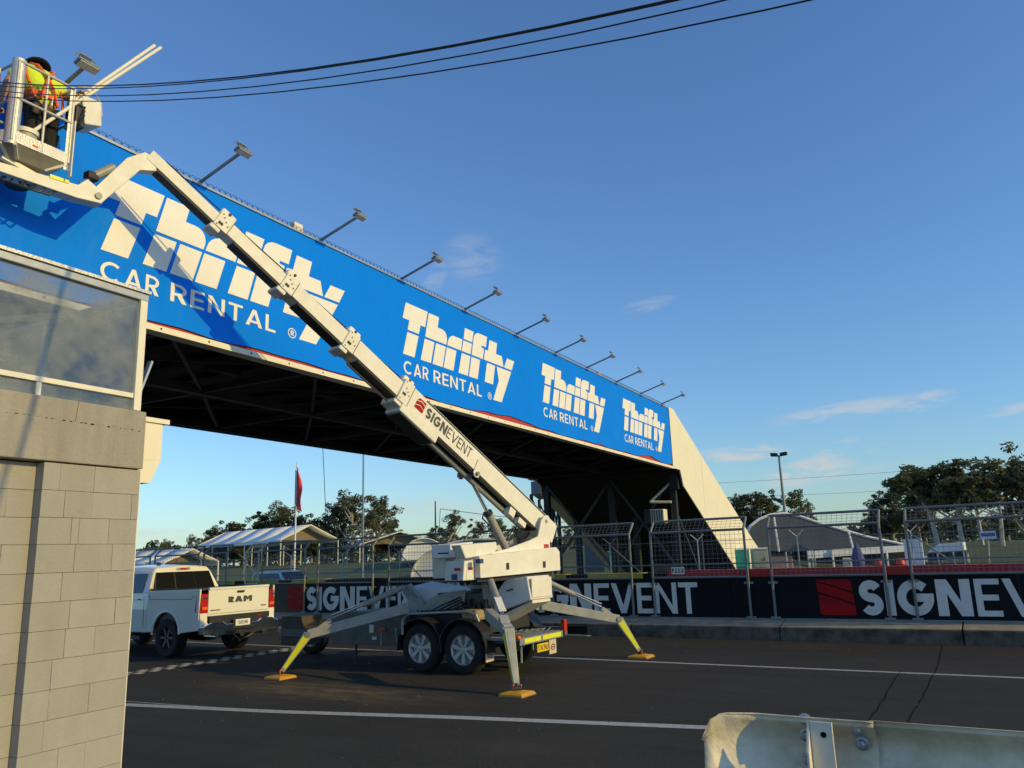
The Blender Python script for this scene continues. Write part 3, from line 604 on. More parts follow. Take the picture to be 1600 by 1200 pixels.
# flood lamps on arms
def flood(y, first=None):
    t = thing('flood_lamp', (XB-.1, y, ZT), 'flood lamp on a slim outreach arm', 'lamp', 'flood lamps on arms along the top of the bridge')
    MB().path([(XB-.1, y, ZT-.3), (XB-.1, y, ZT+.01), (XB-.02, y, ZT+.06), (XB+.80, y, ZT+.30)], .024, 8).build('arm', galvd, t, smooth=True)
    h = MB()
    c = Vector((XB+.86, y, ZT+.30)); X = Vector((.93, 0, .36)).normalized(); Zz = Vector((-.36, 0, .93)).normalized()
    h.box(c, (.12, .27, .035), X, Vector((0, 1, 0)), Zz); h.box(c + Zz*.03 - X*.02, (.06, .09, .04), X, Vector((0, 1, 0)), Zz)
    h.build('lamp_head', galvd, t, bevel=.01)
    h = MB()
    for s in (-1, 1): h.tube(c + Vector((0, s*.12, 0)), c + Zz*.13 + Vector((0, s*.12, 0)), .006, 5)
    h.tube(c + Zz*.13 + Vector((0, -.12, 0)), c + Zz*.13 + Vector((0, .12, 0)), .009, 5); h.box(c + Zz*.135, (.05, .14, .02), X, Vector((0, 1, 0)), Zz)
    h.build('bracket', galv, t)
    MB().box(c - Zz*.03, (.10, .23, .012), X, Vector((0, 1, 0)), Zz).build('lens', mat('lamp_lens', (.55, .57, .58), .2), t)
    return t
lampy = [4.98, 7.36, 9.96, 12.34, 14.77, 17.26, 19.59, 21.82, 24.31, 26.73, 29.17]
ords = ['first, behind the worker in the basket', 'second, above the bend of the boom', 'third from the worker', 'fourth from the worker', 'fifth from the worker', 'sixth, middle of the row', 'fifth from the far end', 'fourth from the far end', 'third from the far end', 'second from the far end', 'last, at the far end beside the cream panel']
proto = flood(lampy[0]); proto['label'] = 'bridge top flood lamp on its arm, ' + ords[0]
def copy_tree(o, parent=None):
    c = o.copy(); col.objects.link(c); c.parent = parent
    for ch in list(o.children): copy_tree(ch, c)
    return c
for y, lb in zip(lampy[1:], ords[1:]):
    c = copy_tree(proto); c.location.y = y; c['label'] = 'bridge top flood lamp on its arm, ' + lb
# loudspeaker under the bridge corner on a bracket
ls = thing('loudspeaker', (-9.5, 31.1, 3.6), 'cream louvred horn loudspeaker box hung from a bracket on the end bridge column', 'speaker')
cc = Vector((-10.0, 30.95, 3.25))
MB().tube((-9.5, 31.1, 4.55), (-10.35, 31.0, 3.85), .05, 8).tube((-9.5, 31.1, 3.80), (-10.35, 31.0, 3.85), .05, 8).build('bracket', cream, ls, smooth=True)
MB().box(cc, (.55, .5, .55)).build('cabinet', cream, ls, bevel=.02)
mb = MB()
for k in range(5): mb.box(cc + Vector((-.2+k*.1, -.26, 0)), (.03, .03, .5))
mb.build('louvre', dark, ls); MB().box(cc + Vector((-.42, 0, 0)), (.25, .45, .6)).build('horn', blackpl, ls, bevel=.03)

# ================================================================== BLOCK BUILDING on the left
XW = -5.63; YC = 4.18
bd = thing('block_building', (XW, YC, 0), 'grey painted concrete block building with glass screened roof terrace', 'building')
MB().wbox(XW-2.6, XW-.12, -2, YC-.05, 0, 2.66).build('core_wall', mortar, bd)
rows = [(2.475, 2.672), (2.28, 2.475), (2.09, 2.28), (1.89, 2.09), (1.69, 1.89), (1.495, 1.69), (1.295, 1.495), (1.095, 1.295), (.895, 1.095), (.695, .895), (.495, .695), (.295, .495), (.095, .295), (-.1, .095)]
YJ = 3.395; g_ = .0020
random.seed(11)
for i, (z0, z1) in enumerate(rows):
    cutsL = [[.39, .27], [.06, .33, .22], [.24, .24, .06], [.10, .10, .30], [.30, .28], [.14, .36], [.29, .23], [.6, .18], [.3, .3], [.62], [.3, .2], [.4, .2], [.3, .3], [.4, .2]][i]
    ys_ = [YC]; y = YC
    for c in cutsL: y -= c; ys_.append(y)
    if ys_[-1] > YJ + .08: ys_.append(YJ)
    else: ys_[-1] = YJ
    for k in range(len(ys_)-1):
        b, a = ys_[k], ys_[k+1]; MB().wbox(XW-.12, XW + random.uniform(-.0025, .0025), a+(g_/2 if a > YJ else 0), b-(g_/2 if b < YC else 0), z0+g_/2, z1-g_/2).build('block', blockpaint, bd, bevel=.0022)
    y = YJ - .002; 
    o = .2 if i % 2 else 0
    y = YJ-.0; 
    while y > .6:
        a = y - (.39 if y < YJ-.01 else .39-o); MB().wbox(XW-.205, XW-.088 + random.uniform(-.002, .002), a+g_/2, y-g_/2, z0+g_/2, z1-g_/2).build('block', blockpaint, bd, bevel=.003); y = a
MB().wbox(XW-.115, XW-.002, YC-.003, YC+.006, -.1, 2.66).build('sunlit_corner_bead', cream, bd)  # cream colour paints the bright sunlit line of the corner bevel
MB().wbox(XW-2.9, XW+.022, -2, YC+.004, 2.68, 3.145).build('lintel_beam', lintelp, bd, bevel=.008)
MB().bar((XW+.0225, 3.60, 3.145), (XW+.0225, 3.585, 2.99), .001, .006).build('crack', tard, bd)
mb = MB(); y = 2.9
while y < YC-.02: s = random.uniform(.004, .012); mb.wbox(XW+.022, XW+.0235, y, y+s*2.2, 2.985-(y-2.9)*.003+random.uniform(-.006, .006), 2.985+s*.7-(y-2.9)*.003); y += random.uniform(.02, .07)
mb.build('pitting', tard, bd, kind='stuff')
# glass screens
MB().wbox(XW-.06, XW+.015, -2, YC-.04, 4.075, 4.135).build('top_rail', galv, bd, bevel=.006)
MB().wbox(XW-.07, XW+.03, -2, YC-.03, 4.14, 4.165).build('top_cap', alum, bd)
MB().wbox(XW-.05, XW+.02, YC-.115, YC-.05, 3.147, 4.075).build('post', cream, bd, bevel=.004)
MB().wbox(XW-.05, XW+.01, -2, YC-.117, 3.245, 3.285).build('bottom_rail', cream, bd, bevel=.004)
for y in (3.30,): MB().wbox(XW-.045, XW+.006, y-.018, y+.018, 3.147, 3.243).build('stub', cream, bd)
MB().wbox(XW-.022, XW-.014, -2, YC-.117, 3.287, 4.073).build('glass_pane', glass, bd)
MB().wbox(XW-.022, XW-.014, -2, YC-.117, 3.147, 3.243).build('glass_pane', glass, bd)
MB().wbox(XW-2.7, XW-.06, YC-.09, YC-.082, 3.3, 4.05).build('glass_pane', glass, bd)
for x in (XW-1.3, XW-2.6): MB().wbox(x-.03, x+.03, YC-.115, YC-.06, 3.147, 4.075).build('post', cream, bd)
MB().wbox(XW-2.7, XW-.05, YC-.115, YC-.05, 4.08, 4.13).build('top_rail', galv, bd)
MB().wbox(XW-2.75, XW-2.6, -2, YC-.05, 3.147, 3.75).build('rear_parapet', lintelp, bd)
MB().wbox(XW-1.62, XW-1.56, 3.05, 3.11, 3.147, 3.85).build('post', cream, bd)
MB().bar((XW-.35, 2.0, 3.35), (XW-.25, 4.0, 4.0), .045).build('stay', galvd, bd)
MB().bar((XW-.14, 4.17, 3.2), (XW-.14, 4.31, 3.62), .05, .02).build('strut', galv, bd)
# rainwater head and wall light on the far side face
mb = MB(); x0, x1 = XW-.35, XW-.05
mb.hexa([(x0, YC+.01, 2.58), (x1, YC+.01, 2.58), (x1, YC+.13, 2.58), (x0, YC+.13, 2.58), (x0, YC+.01, 2.76), (x1, YC+.01, 2.76), (x1, YC+.22, 2.78), (x0, YC+.22, 2.78)])
mb.hexa([(x0, YC+.01, 2.761), (x1, YC+.01, 2.761), (x1, YC+.22, 2.781), (x0, YC+.22, 2.781), (x0, YC+.01, 3.08), (x1, YC+.01, 3.08), (x1, YC+.22, 3.08), (x0, YC+.22, 3.08)])
mb.build('rainwater_head', clad, bd); MB().wbox(x0-.02, x1+.02, YC+.005, YC+.27, 3.081, 3.12).build('rainwater_head_rim', clad, bd)
MB().hexa([(XW-.2, YC+.01, 2.41), (XW-.08, YC+.01, 2.41), (XW-.08, YC+.05, 2.41), (XW-.2, YC+.05, 2.41), (XW-.2, YC+.01, 2.54), (XW-.08, YC+.01, 2.54), (XW-.08, YC+.06, 2.55), (XW-.2, YC+.06, 2.55)]).build('wall_light', galvd, bd)
# ================================================================== BOOM LIFT on its trailer
BL = thing('boom_lift', T(-8.1, 12.15, 0), 'white trailer mounted boom lift with outriggers down and telescopic arm raised to the banner', 'boom lift')
def wheel(cx, d, r, wd, parent, side=-1, rimm=chrome):
    c = T(cx, d, r); ax = LY * side
    tr = MB().lathe(c, ax, [(r*.62, wd*.48), (r*.70, wd*.5), (r*.90, wd*.5), (r*.97, wd*.42), (r, wd*.28), (r, -wd*.28), (r*.97, -wd*.42), (r*.9, -wd*.5), (r*.62, -wd*.48)], 36).build('tyre', black, parent, smooth=True)
    mb = MB()
    for k in range(44):
        a = 2*math.pi*k/44
        for s in (-1, 1):
            p = c + (LX*math.cos(a) + ZZ*math.sin(a))*r*.992 + ax*s*wd*.17; tx = (-LX*math.sin(a) + ZZ*math.cos(a)); mb.box(p, (r*.085, wd*.26, r*.03), tx, ax, (LX*math.cos(a) + ZZ*math.sin(a)))
    mb.build('tread', black, parent, kind='stuff')
    rm = MB().lathe(c, ax, [(r*.62, wd*.46), (r*.60, wd*.40), (r*.56, wd*.30), (r*.54, -wd*.3)], 32).lathe(c, ax, [(0.001, wd*.16), (r*.54, wd*.10)], 32).build('rim', rimm, parent, smooth=True)
    mb = MB()
    for k in range(7):
        a = 2*math.pi*k/7 + .2; e = LX*math.cos(a) + ZZ*math.sin(a); t = -LX*math.sin(a) + ZZ*math.cos(a); p0 = c + ax*wd*.33; p1 = c + ax*wd*.36
        mb.bar(p0 + e*r*.10, p1 + e*r*.57, .034, .03, up=ax, w2=.075, h2=.03)
    mb.lathe(c, ax, [(.001, wd*.46), (r*.10, wd*.45), (r*.15, wd*.34), (r*.16, wd*.15)], 16)
    mb.build('spokes', rimm, parent)
alloy = mat('alloy_wheel', (.50, .50, .49), .4, metal=.35)
for a in (-8.97, -8.06):
    for d, s in ((11.32, -1), (12.98, 1)):
        wp = bpy.data.objects.new('wheel', None); col.objects.link(wp); wp.parent = BL; wp.location = T(a, d, .4) - worg(BL)
        wheel(a, d, .40, .24, wp, s, alloy)
wp = bpy.data.objects.new('wheel', None); col.objects.link(wp); wp.parent = BL; wp.location = T(-13.1, 12.75, .4) - worg(BL); wheel(-13.1, 12.75, .38, .22, wp, -1, alloy)
# fenders
for d in (11.32, 12.98):
    for a in (-8.97, -8.06):
        pts = [T(a + .47*math.cos(t), 0, .42 + .47*math.sin(t)) for t in [R(-8 + 196*k/14) for k in range(15)]]
        mb = MB()
        for k in range(14):
            p, q = pts[k], pts[k+1]; mb.hexa([p + LY*(d-.15), q + LY*(d-.15), q + LY*(d+.15), p + LY*(d+.15)] + [v + (v - T(a, 0, .42)).normalized()*.018 + LY*dd for v, dd in ((p, d-.15), (q, d-.15), (q, d+.15), (p, d+.15))])
        mb.build('mudguard', blackpl, BL, smooth=True)
MB().path([T(-9.33, 11.18, .62), T(-9.32, 11.18, .86), T(-9.2, 11.18, .97), T(-7.95, 11.18, 1.02), T(-7.75, 11.18, .97), T(-7.7, 11.18, .86)], .022, 8).build('guard_tube', galv, BL, smooth=True)
rk = MB().lbox(-8.12, -7.78, 11.25, 11.7, .86, 1.04).build('canvas_roll', mat('canvas', (.42, .32, .18), .9, bump=1, bs=25, var=.4, vs=12), BL, bevel=.05)
# chassis
for d in (11.42, 12.88): MB().lbox(-12.6, -7.0, d-.05, d+.05, .50, .64).build('chassis_rail', liftg, BL, bevel=.006)
for a in (-12.3, -11.3, -10.3, -9.5, -8.5, -7.5): MB().lbox(a-.05, a+.05, 11.47, 12.83, .52, .62).build('cross_member', liftg, BL)
MB().lbox(-11.2, -9.42, 11.36, 11.40, .40, .98).build('side_locker', liftg, BL, bevel=.01)
MB().lbox(-11.2, -9.42, 11.44, 12.86, .66, .95).build('locker_body', liftg, BL)
MB().lbox(-10.25, -10.15, 11.345, 11.36, .62, .76).build('decal', cream, BL); MB().lbox(-10.18, -10.08, 11.345, 11.36, .50, .55).build('decal', cream, BL)
MB().tube(T(-9.92, 11.3, .42), T(-9.92, 11.3, .68), .012).build('tap_handle', galv, BL); MB().path([T(-10.0, 11.3, .66), T(-9.97, 11.3, .70), T(-9.87, 11.3, .70), T(-9.84, 11.3, .66)], .02, 6).build('tap_handle', orange, BL)
MB().tube(T(-9.55, 11.3, .42), T(-9.58, 11.3, .72), .012).build('tap_handle', galv, BL)
MB().tube(T(-10.6, 11.38, .4), T(-10.6, 11.38, .08), .02).build('jockey_leg', dark, BL)
MB().lbox(-12.62, -12.05, 11.40, 11.95, .33, .88).build('tool_box', mat('rusty_box', (.10, .075, .05), .8, var=.4, vs=6), BL, bevel=.01)
MB().bar(T(-12.6, 11.45, .57), T(-14.1, 12.7, .5), .09).build('drawbar', liftg, BL); MB().bar(T(-12.6, 12.9, .57), T(-14.1, 12.8, .5), .09).build('drawbar', liftg, BL)
MB().path([T(-13.9, 12.7, .42), T(-14.0, 12.6, .3), T(-14.1, 12.75, .25), T(-14.2, 12.8, .4)], .014, 6).build('safety_chain', galvd, BL)
MB().lbox(-9.5, -7.7, 11.5, 12.8, .65, .93).build('deck', dark, BL)
mb = MB().lbox(-8.9, -7.7, 11.62, 12.75, .93, 1.30); mb.build('slew_pedestal', liftg, BL, bevel=.02)
MB().prism([(-9.55, .95), (-8.3, .95), (-8.25, 1.35), (-8.7, 1.30), (-9.0, 1.22), (-9.15, 1.08), (-9.25, 1.20), (-9.5, 1.28)], (LY*11.6, LX, ZZ), .02).build('side_plate', legp, BL)
MB().tube(T(-8.1, 12.15, 1.30), T(-8.1, 12.15, 1.52), .36, 28).build('slew_ring', dark, BL, smooth=True)
MB().tube(T(-8.1, 12.15, 1.36), T(-8.1, 12.15, 1.42), .40, 28).build('slew_gear', galvd, BL, smooth=True)
for k in range(7): p = T(-8.4+k*.12, 11.62-.02*k, 1.05+.05*(k % 3)); MB().box(p, (.07, .08, .09)).build('valve', dark, BL)
for k in range(5): MB().path([T(-9.3+.1*k, 11.55, 1.0), T(-9.1+.2*k, 11.45, .92+.03*k), T(-8.7+.15*k, 11.5, 1.1), T(-8.3, 11.6, 1.25-.04*k)], .014, 6).build('hose', blackpl, BL, smooth=True)
# engine hood (pale, in shade) on the deck left of the slew ring
mb = MB(); mb.hexa([T(-9.85, 11.75, 1.10), T(-8.75, 11.75, 1.14), T(-8.75, 12.6, 1.14), T(-9.85, 12.6, 1.10), T(-9.75, 11.85, 1.40), T(-8.75, 11.85, 1.33), T(-8.8, 12.5, 1.36), T(-9.7, 12.5, 1.48)])
mb.build('engine_hood', whitep, BL, bevel=.025); MB().lbox(-9.7, -8.8, 11.8, 12.5, .95, 1.10).build('engine', dark, BL)
# rear tread plate platform, lights, plate, flaps
MB().hexa([T(-7.7, 11.25, .56), T(-6.98, 11.25, .56), T(-7.02, 12.68, .56), T(-7.7, 12.68, .56), T(-7.7, 11.25, .60), T(-6.98, 11.25, .60), T(-7.02, 12.68, .60), T(-7.7, 12.68, .60)]).build('rear_platform', galvd, BL)
mb = MB()
for i in range(7):
    for j in range(26): mb.box(T(-7.65+i*.105, 11.3+j*.053, .606), (.05, .012, .012), LX, LY)
mb.build('grip_teeth', alum, BL, kind='stuff')
MB().lbox(-6.98, -6.955, 11.25, 12.68, .49, .60).build('rear_beam', galv, BL, bevel=.004)
for d0, d1 in ((11.38, 11.9), (11.97, 12.6)): MB().lbox(-6.954, -6.950, d0, d1, .515, .585).build('reflective_strip', yellow, BL)
MB().lbox(-7.0, -6.93, 12.69, 12.80, .58, .78).build('tail_light', redl, BL, bevel=.01); MB().lbox(-7.0, -6.93, 11.16, 11.24, .60, .65).build('side_marker', orangel, BL, bevel=.01)
pl = MB().lbox(-6.962, -6.955, 11.78, 12.15, .33, .46).build('number_plate', mat('plate_yellow', (.80, .55, .02), .4), BL)
mb = MB(); text(mb, 'TJ47NJ', (T(-6.955, 11.80, .352), LY, ZZ), .085, w=.16, width=.33, t=.002); mb.build('plate_lettering', blackpl, pl)
MB().bar(T(-7.0, 11.7, .5), T(-7.0, 11.7, .38), .03).build('plate_bracket', galvd, BL)
for d in (11.32, 12.35):
    a = -7.60 if d < 12 else -6.99; z = .45 if d < 12 else .48
    fpz = MB().lbox(a-.006, a+.006, d-.12, d+.12, z-.23, z).build('mud_flap', mat('flap_cream', (.62, .50, .38), .7, var=.15, vs=9), BL)
    F = (T(a+.0065, d, z-.12), LY, ZZ); MB().prism(arcpts(0, 0, .075, .05, 0, 345, 23), F, .002, [arcpts(0, 0, .058, .036, 0, 345, 19)]).prism([(-.045, -.008), (.045, -.008), (.045, .008), (-.045, .008)], F, .002).build('flap_emblem', navy, fpz)
MB().tube(T(-7.1, 11.5, .5), T(-7.1, 11.5, .2), .02).build('prop_leg', galvd, BL); MB().tube(T(-7.9, 11.3, .4), T(-7.9, 13.0, .4), .04).build('axle', dark, BL); MB().tube(T(-8.97, 11.3, .4), T(-8.97, 13.0, .4), .04).build('axle', dark, BL)
mb = MB()
for k in range(9): mb.path([T(-7.6+.06*k, 11.7+.09*k, .62+.02*(k % 2)), T(-7.57+.06*k, 11.76+.09*k, .66)], .012, 5)
mb.build('chain', galvd, BL)
# tread plate locker behind, slanting
F = (T(-7.28, 11.5, 0), LY, ZZ)
def hx(P, Q): return MB().hexa([T(*p) for p in P] + [T(*q) for q in Q])
pent = [(-7.66, .97), (-7.62, 1.30), (-7.44, 1.50), (-7.0, 1.56), (-6.94, 1.18)]
mb = MB()
side0 = [T(a, 11.60, z) for a, z in pent]; side1 = [T(a, 12.35, z) for a, z in pent]
mb.v += side0 + side1; mb.f += [(0, 4, 3, 2, 1), (5, 6, 7, 8, 9)] + [(k, (k+1) % 5, 5+(k+1) % 5, 5+k) for k in range(5)]
mb.build('rear_locker', mat('locker_white', (.72, .72, .69), .45, var=.1, vs=8, bump=.6, bs=70), BL, bevel=.012)
MB().lbox(-6.955, -6.93, 11.64, 12.31, 1.21, 1.53).build('locker_lid', liftw, BL, bevel=.01)
MB().hexa([T(-7.85, 11.7, .72), T(-6.97, 11.7, 1.12), T(-6.97, 12.3, 1.12), T(-7.85, 12.3, .72), T(-7.85, 11.7, .82), T(-6.97, 11.7, 1.17), T(-6.97, 12.3, 1.17), T(-7.85, 12.3, .82)]).build('locker_support', cream, BL)
MB().tube(T(-7.25, 11.55, 1.36), T(-7.38, 11.55, 1.33), .012).build('latch', blackpl, BL)
# outriggers
TC = T(-8.1, 12.15, 0)
def outrigger(pad, knee_r, knee_z, sh_r, sh_z, flip=1, cyl_z=1.42, cyl_r=None):
    pad = Vector(pad); tc = Vector((-7.6, 12.45, 0)); u = (tc - pad); u.z = 0; L = u.length; u.normalize(); s = u.cross(ZZ)
    P = lambda r, z: Vector((pad.x, pad.y, 0)) + u*r + ZZ*z
    og = bpy.data.objects.new('outrigger', None); col.objects.link(og); og.parent = BL; og.location = pad - worg(BL)
    k = P(knee_r, knee_z); e = P(.03, .12)
    MB().bar(k, e, .15, .15, up=u, w2=.08, h2=.07).build('lower_leg', legp, og, bevel=.006)
    d = (e - k).normalized(); nrm = (-u + ZZ*.4).normalized()
    for sd in (-1, 1):
        MB().bar(k + s*sd*.0765 + d*.05, e + s*sd*.043 - d*.06, .004, .105, up=u, w2=.004, h2=.055).build('reflective_strip', yellow, og)
    fx = -u; fn = d.cross(s).normalized(); fn = fn if fn.dot(-u) > 0 else -fn
    MB().bar(k + fn*.077 + d*.05, e + fn*.037 - d*.06, .07, .004, up=fn, w2=.045, h2=.004).build('face_plate', legp, og)
    sh = P(sh_r, sh_z); MB().bar(sh, k, .13, .17, up=ZZ, w2=.14, h2=.15).build('upper_arm', legp, og, bevel=.008)
    MB().tube(k - s*.09, k + s*.09, .05, 12).build('knee_pin', galvd, og, smooth=True)
    ct = P(sh_r - .02 if cyl_r is None else cyl_r, cyl_z); mid = k.lerp(sh, .22) + ZZ*.16; m2 = mid.lerp(ct, .45)
    MB().tube(ct, m2, .05, 12).build('cylinder', mat('cylinder_paint', (.33, .32, .28), .4, var=.2, vs=8), og, smooth=True)
    MB().tube(m2, mid, .026, 10).build('rod', chrome, og, smooth=True)
    MB().bar(m2 + ZZ*.035, mid + ZZ*.06, .11, .012, up=ZZ).build('cylinder_cover', liftw, og)
    MB().bar(mid - ZZ*.02, k.lerp(sh, .10) + ZZ*.05, .14, .07, up=ZZ).build('lug', legp, og)
    ft = bpy.data.objects.new('foot', None)
    z0 = .012; q = []
    mb = MB(); X, Y = LX, LY
    for h, r in ((z0, .185), (z0+.018, .185), (z0+.035, .16), (z0+.055, .06)): q.append([Vector((pad.x, pad.y, h)) + X*x*r + Y*y*r for x, y in ((-1, -1), (1, -1), (1, 1), (-1, 1))])
    b = 0; mb.v = [v for l in q for v in l]
    for l in range(3):
        for i in range(4): mb.f.append((l*4+i, l*4+(i+1) % 4, l*4+4+(i+1) % 4, l*4+4+i))
    mb.f.append((12, 13, 14, 15)); mb.f.append((3, 2, 1, 0)); mb.build('foot_pad', padm, og)
    MB().box(Vector((pad.x, pad.y, z0-.006)), (.39, .39, .012), LX, LY).build('base_plate', mat('timber_plate', (.30, .20, .09), .9), og)
    MB().tube(P(0, .09) - s*.06, P(0, .09) + s*.06, .035, 10).tube(P(0, .07), P(.03, .15), .04, 8).build('ankle', dark, og)
    for sd in (-1, 1): MB().box(P(0, .10) + s*sd*.055, (.02, .02, .09)).build('ankle_lug', orange, og)
    return og
outrigger((-10.25, 10.55, 0), .45, .70, 2.15, 1.07, cyl_z=1.42, cyl_r=2.07)
outrigger((-5.55, 10.28, 0), .40, .84, 1.62, 1.00, cyl_z=1.52, cyl_r=1.40)
outrigger((-5.22, 14.50, 0), .40, .70, 1.85, 1.02, cyl_z=1.46, cyl_r=1.80)
outrigger((-10.0, 14.5, 0), .45, .70, 2.1, 1.05, cyl_z=1.42, cyl_r=2.0)
for p, q in ((T(-9.62, 11.65, 1.40), T(-9.25, 11.75, .95)), (T(-7.75, 11.55, 1.48), T(-7.75, 11.65, .95)), (T(-7.5, 12.8, 1.44), T(-7.6, 12.75, .95)), (T(-9.4, 12.8, 1.4), T(-9.2, 12.75, .95))):
    MB().bar(p, q, .10, .22, up=LX).build('leg_tower', legp, BL, bevel=.01); MB().tube(p - LY*.08, p + LY*.08, .05, 10).build('tower_pin', galvd, BL, smooth=True)
# turret (all in the boom plane frame)
Fb = lambda o: (B(0, 0, o), -BU, ZZ)           # ux x uy = +... faces the camera
def bp(poly, o, t, m, nm, parent=BL, bev=.008): return MB().prism([(-s, z) for s, z in poly], (B(0, 0, o), -BU, ZZ), t).build(nm, m, parent, bevel=bev)
tur = bpy.data.objects.new('turret', None); col.objects.link(tur); tur.parent = BL; tur.location = B(1, 1.5, .3) - worg(BL)
box = [(-.03, 1.62), (-.03, 1.95), (.06, 2.03), (2.14, 1.92), (2.13, 1.57)]
bp(box, .12, .32, liftw, 'counterweight_cover', tur, .012); bp(box, .90, .32, liftw, 'counterweight_cover', tur, .012)
for s in (1.45, .45): bp([(s-.035, 1.68), (s-.035, 1.79), (s+.035, 1.79), (s+.035, 1.68)], -.2, .008, blackpl, 'latch', tur, 0)
bp([(.1, 1.5), (.1, 1.62), (2.1, 1.6), (2.1, 1.5)], .6, .7, dark, 'slew_frame', tur)
yk = [(2.1, 1.92), (1.3, 2.02), (.62, 2.17), (.42, 2.23), (.31, 2.50), (.22, 2.60), (.10, 2.61), (.02, 2.52), (.00, 2.40), (.08, 2.10), (.08, 2.0)]
bp(yk, -.03, .035, liftw, 'yoke_plate', tur, .004); bp(yk, .46, .035, liftw, 'yoke_plate', tur, .004)
bp([(.2, 2.02), (.26, 2.02), (.26, 2.09), (.12, 2.09), (.12, 2.02)], -.066, .004, red, 'reflector', tur, 0)
MB().tube(B(.16, 2.50, -.07), B(.16, 2.50, .50), .035, 14).build('pivot_pin', galvd, tur, smooth=True)
bp([(1.95, 1.54), (1.95, 1.92), (2.10, 1.93), (2.18, 1.86), (2.24, 1.85), (2.36, 1.85), (2.40, 1.54)], .35, .42, liftw, 'control_housing', tur, .012)
bp([(2.14, 1.55), (2.14, 1.86), (2.30, 1.80), (2.32, 1.55)], -.071, .006, liftw, 'housing_panel', tur, 0)
bp([(2.18, 1.70), (2.18, 1.745), (2.29, 1.745), (2.29, 1.70)], -.078, .004, red, 'red_label', tur, 0)
MB().box(B(2.405, 1.72, .05), (.006, .14, .04), BU, BN, ZZ).build('red_label', red, tur); MB().box(B(2.405, 1.60, .12), (.006, .12, .09), BU, BN, ZZ).build('blue_label', mat('blue_label', (.03, .04, .16), .5), tur)
bp([(2.16, 1.80), (2.16, 1.87), (2.24, 1.87), (2.24, 1.80)], -.2, .1, mat('blue_label', (.03, .04, .16), .5), 'blue_label', tur, 0)
cv = [(2.50, 2.10), (1.62, 2.14), (1.60, 2.02), (1.70, 1.95), (2.38, 1.88)]
bp(cv, .10, .22, liftw, 'engine_cover', tur, .02)
for s in (2.25, 2.1): MB().tube(B(s, 1.84, -.05), B(s, 1.97, -.05), .008, 5).build('stay', galvd, tur)
MB().tube(B(2.58, 1.98, .3), B(2.35, 1.98, .3), .014, 6).build('handle', blackpl, tur)
bp([(2.30, 2.12), (1.75, 2.16), (1.75, 1.95), (2.30, 1.90)], .75, .45, whitep, 'battery_cover', tur, .015)
for k in range(7): MB().path([B(1.2-.12*k, 2.2, .2), B(.95-.1*k, 2.35+.03*k, .15+.03*k), B(.7-.06*k, 2.30, .2), B(.6, 2.05, .25)], .013, 6).build('hose', blackpl, tur, smooth=True)
# boom sections
th = R(30.7); E = BU*math.cos(th) + ZZ*math.sin(th); Q = -BU*math.sin(th) + ZZ*math.cos(th)
O = B(.03, 2.42, .22)
bm_ = bpy.data.objects.new('boom', None); col.objects.link(bm_); bm_.parent = BL; bm_.location = O - worg(BL)
def sec(t0, t1, w, h, nm, m=liftw, dq=0, bev=.008, do=0): return MB().box(O + E*(t0+t1)/2 + Q*dq + BN*do, (t1-t0, w, h), E, BN, Q).build(nm, m, bm_, bevel=bev)
secs = [(-.30, 4.12, .34, .36), (4.12, 5.36, .28, .275), (5.36, 6.62, .24, .232), (6.62, 7.82, .20, .195), (7.82, 8.92, .165, .16)]
for i, (a, b, w_, h_) in enumerate(secs): sec(a if i == 0 else a-.1, b, w_, h_, 'boom_section', dq=.0)
for i in range(5):
    a, b, w_, h_ = secs[i]; e = sec(max(a, .2), b - (.35 if i < 4 else .1), w_*.88, .036, 'boom_underside', dark, -h_/2-.017)
sec(.1, 3.6, .345, .028, 'top_strip', blackpl, .165, 0); sec(-.28, 4.0, .30, .02, 'top_flange', liftw, .192, .003)
for i in range(4):                      # collars with sheave lugs, at the head of each section
    t, w_, h_ = secs[i][1], secs[i][2] + .03, secs[i][3] + .04
    sec(t-.20, t+.02, w_, h_, 'collar'); sec(t-.22, t+.02, w_*.55, .12, 'sheave_housing', dq=h_/2+.05, bev=.03)
    sec(t-.12, t+.04, w_*.9, .07, 'roller_box', dq=-h_/2-.032, bev=.02)
    for k in range(3): MB().tube(O + E*(t-.16+.05*k) + Q*(.02+.04*(k-1)) - BN*(w_/2+.012), O + E*(t-.16+.05*k) + Q*(.02+.04*(k-1)) - BN*(w_/2-.02), .012, 8).build('bolt', galvd, bm_)
    MB().tube(O + E*(t-.10) + Q*(h_/2+.07) - BN*(w_*.28+.012), O + E*(t-.10) + Q*(h_/2+.07) + BN*(w_*.28+.012), .022, 10).build('sheave_pin', dark, bm_)
    MB().box(O + E*(t-.06) - Q*.05 - BN*(w_/2+.004), (.07, .006, .04), E, BN, Q).build('slide_pad', dark, bm_)
    MB().box(O + E*(t-.203) - BN*(w_/2-.004), (.006, .012, h_*.96), E, BN, Q).build('collar_seam', dark, bm_)
    for q_ in (-.4, .4): MB().tube(O + E*(t-.02) + Q*(h_*q_) - BN*(w_/2+.006), O + E*(t-.02) + Q*(h_*q_) - BN*(w_/2-.01), .010, 8).build('bolt', dark, bm_)
    t2 = secs[i+1][1]
    MB().tube(O + E*(t+.02) + Q*(h_/2+.06), O + E*(t2-.2) + Q*(secs[i+1][3]/2+.06), .009, 6).build('cable', blackpl, bm_)
sec(3.10, 4.0, .36, .16, 'lower_housing', liftw, -.25, .02); sec(3.15, 3.95, .33, .03, 'lower_housing_base', dark, -.345)
MB().tube(O + E*.5 - Q*.27, O + E*3.15 - Q*.27, .052, 12).build('telescope_cylinder', mat('cylinder_paint', (.33, .32, .28), .4), bm_, smooth=True)
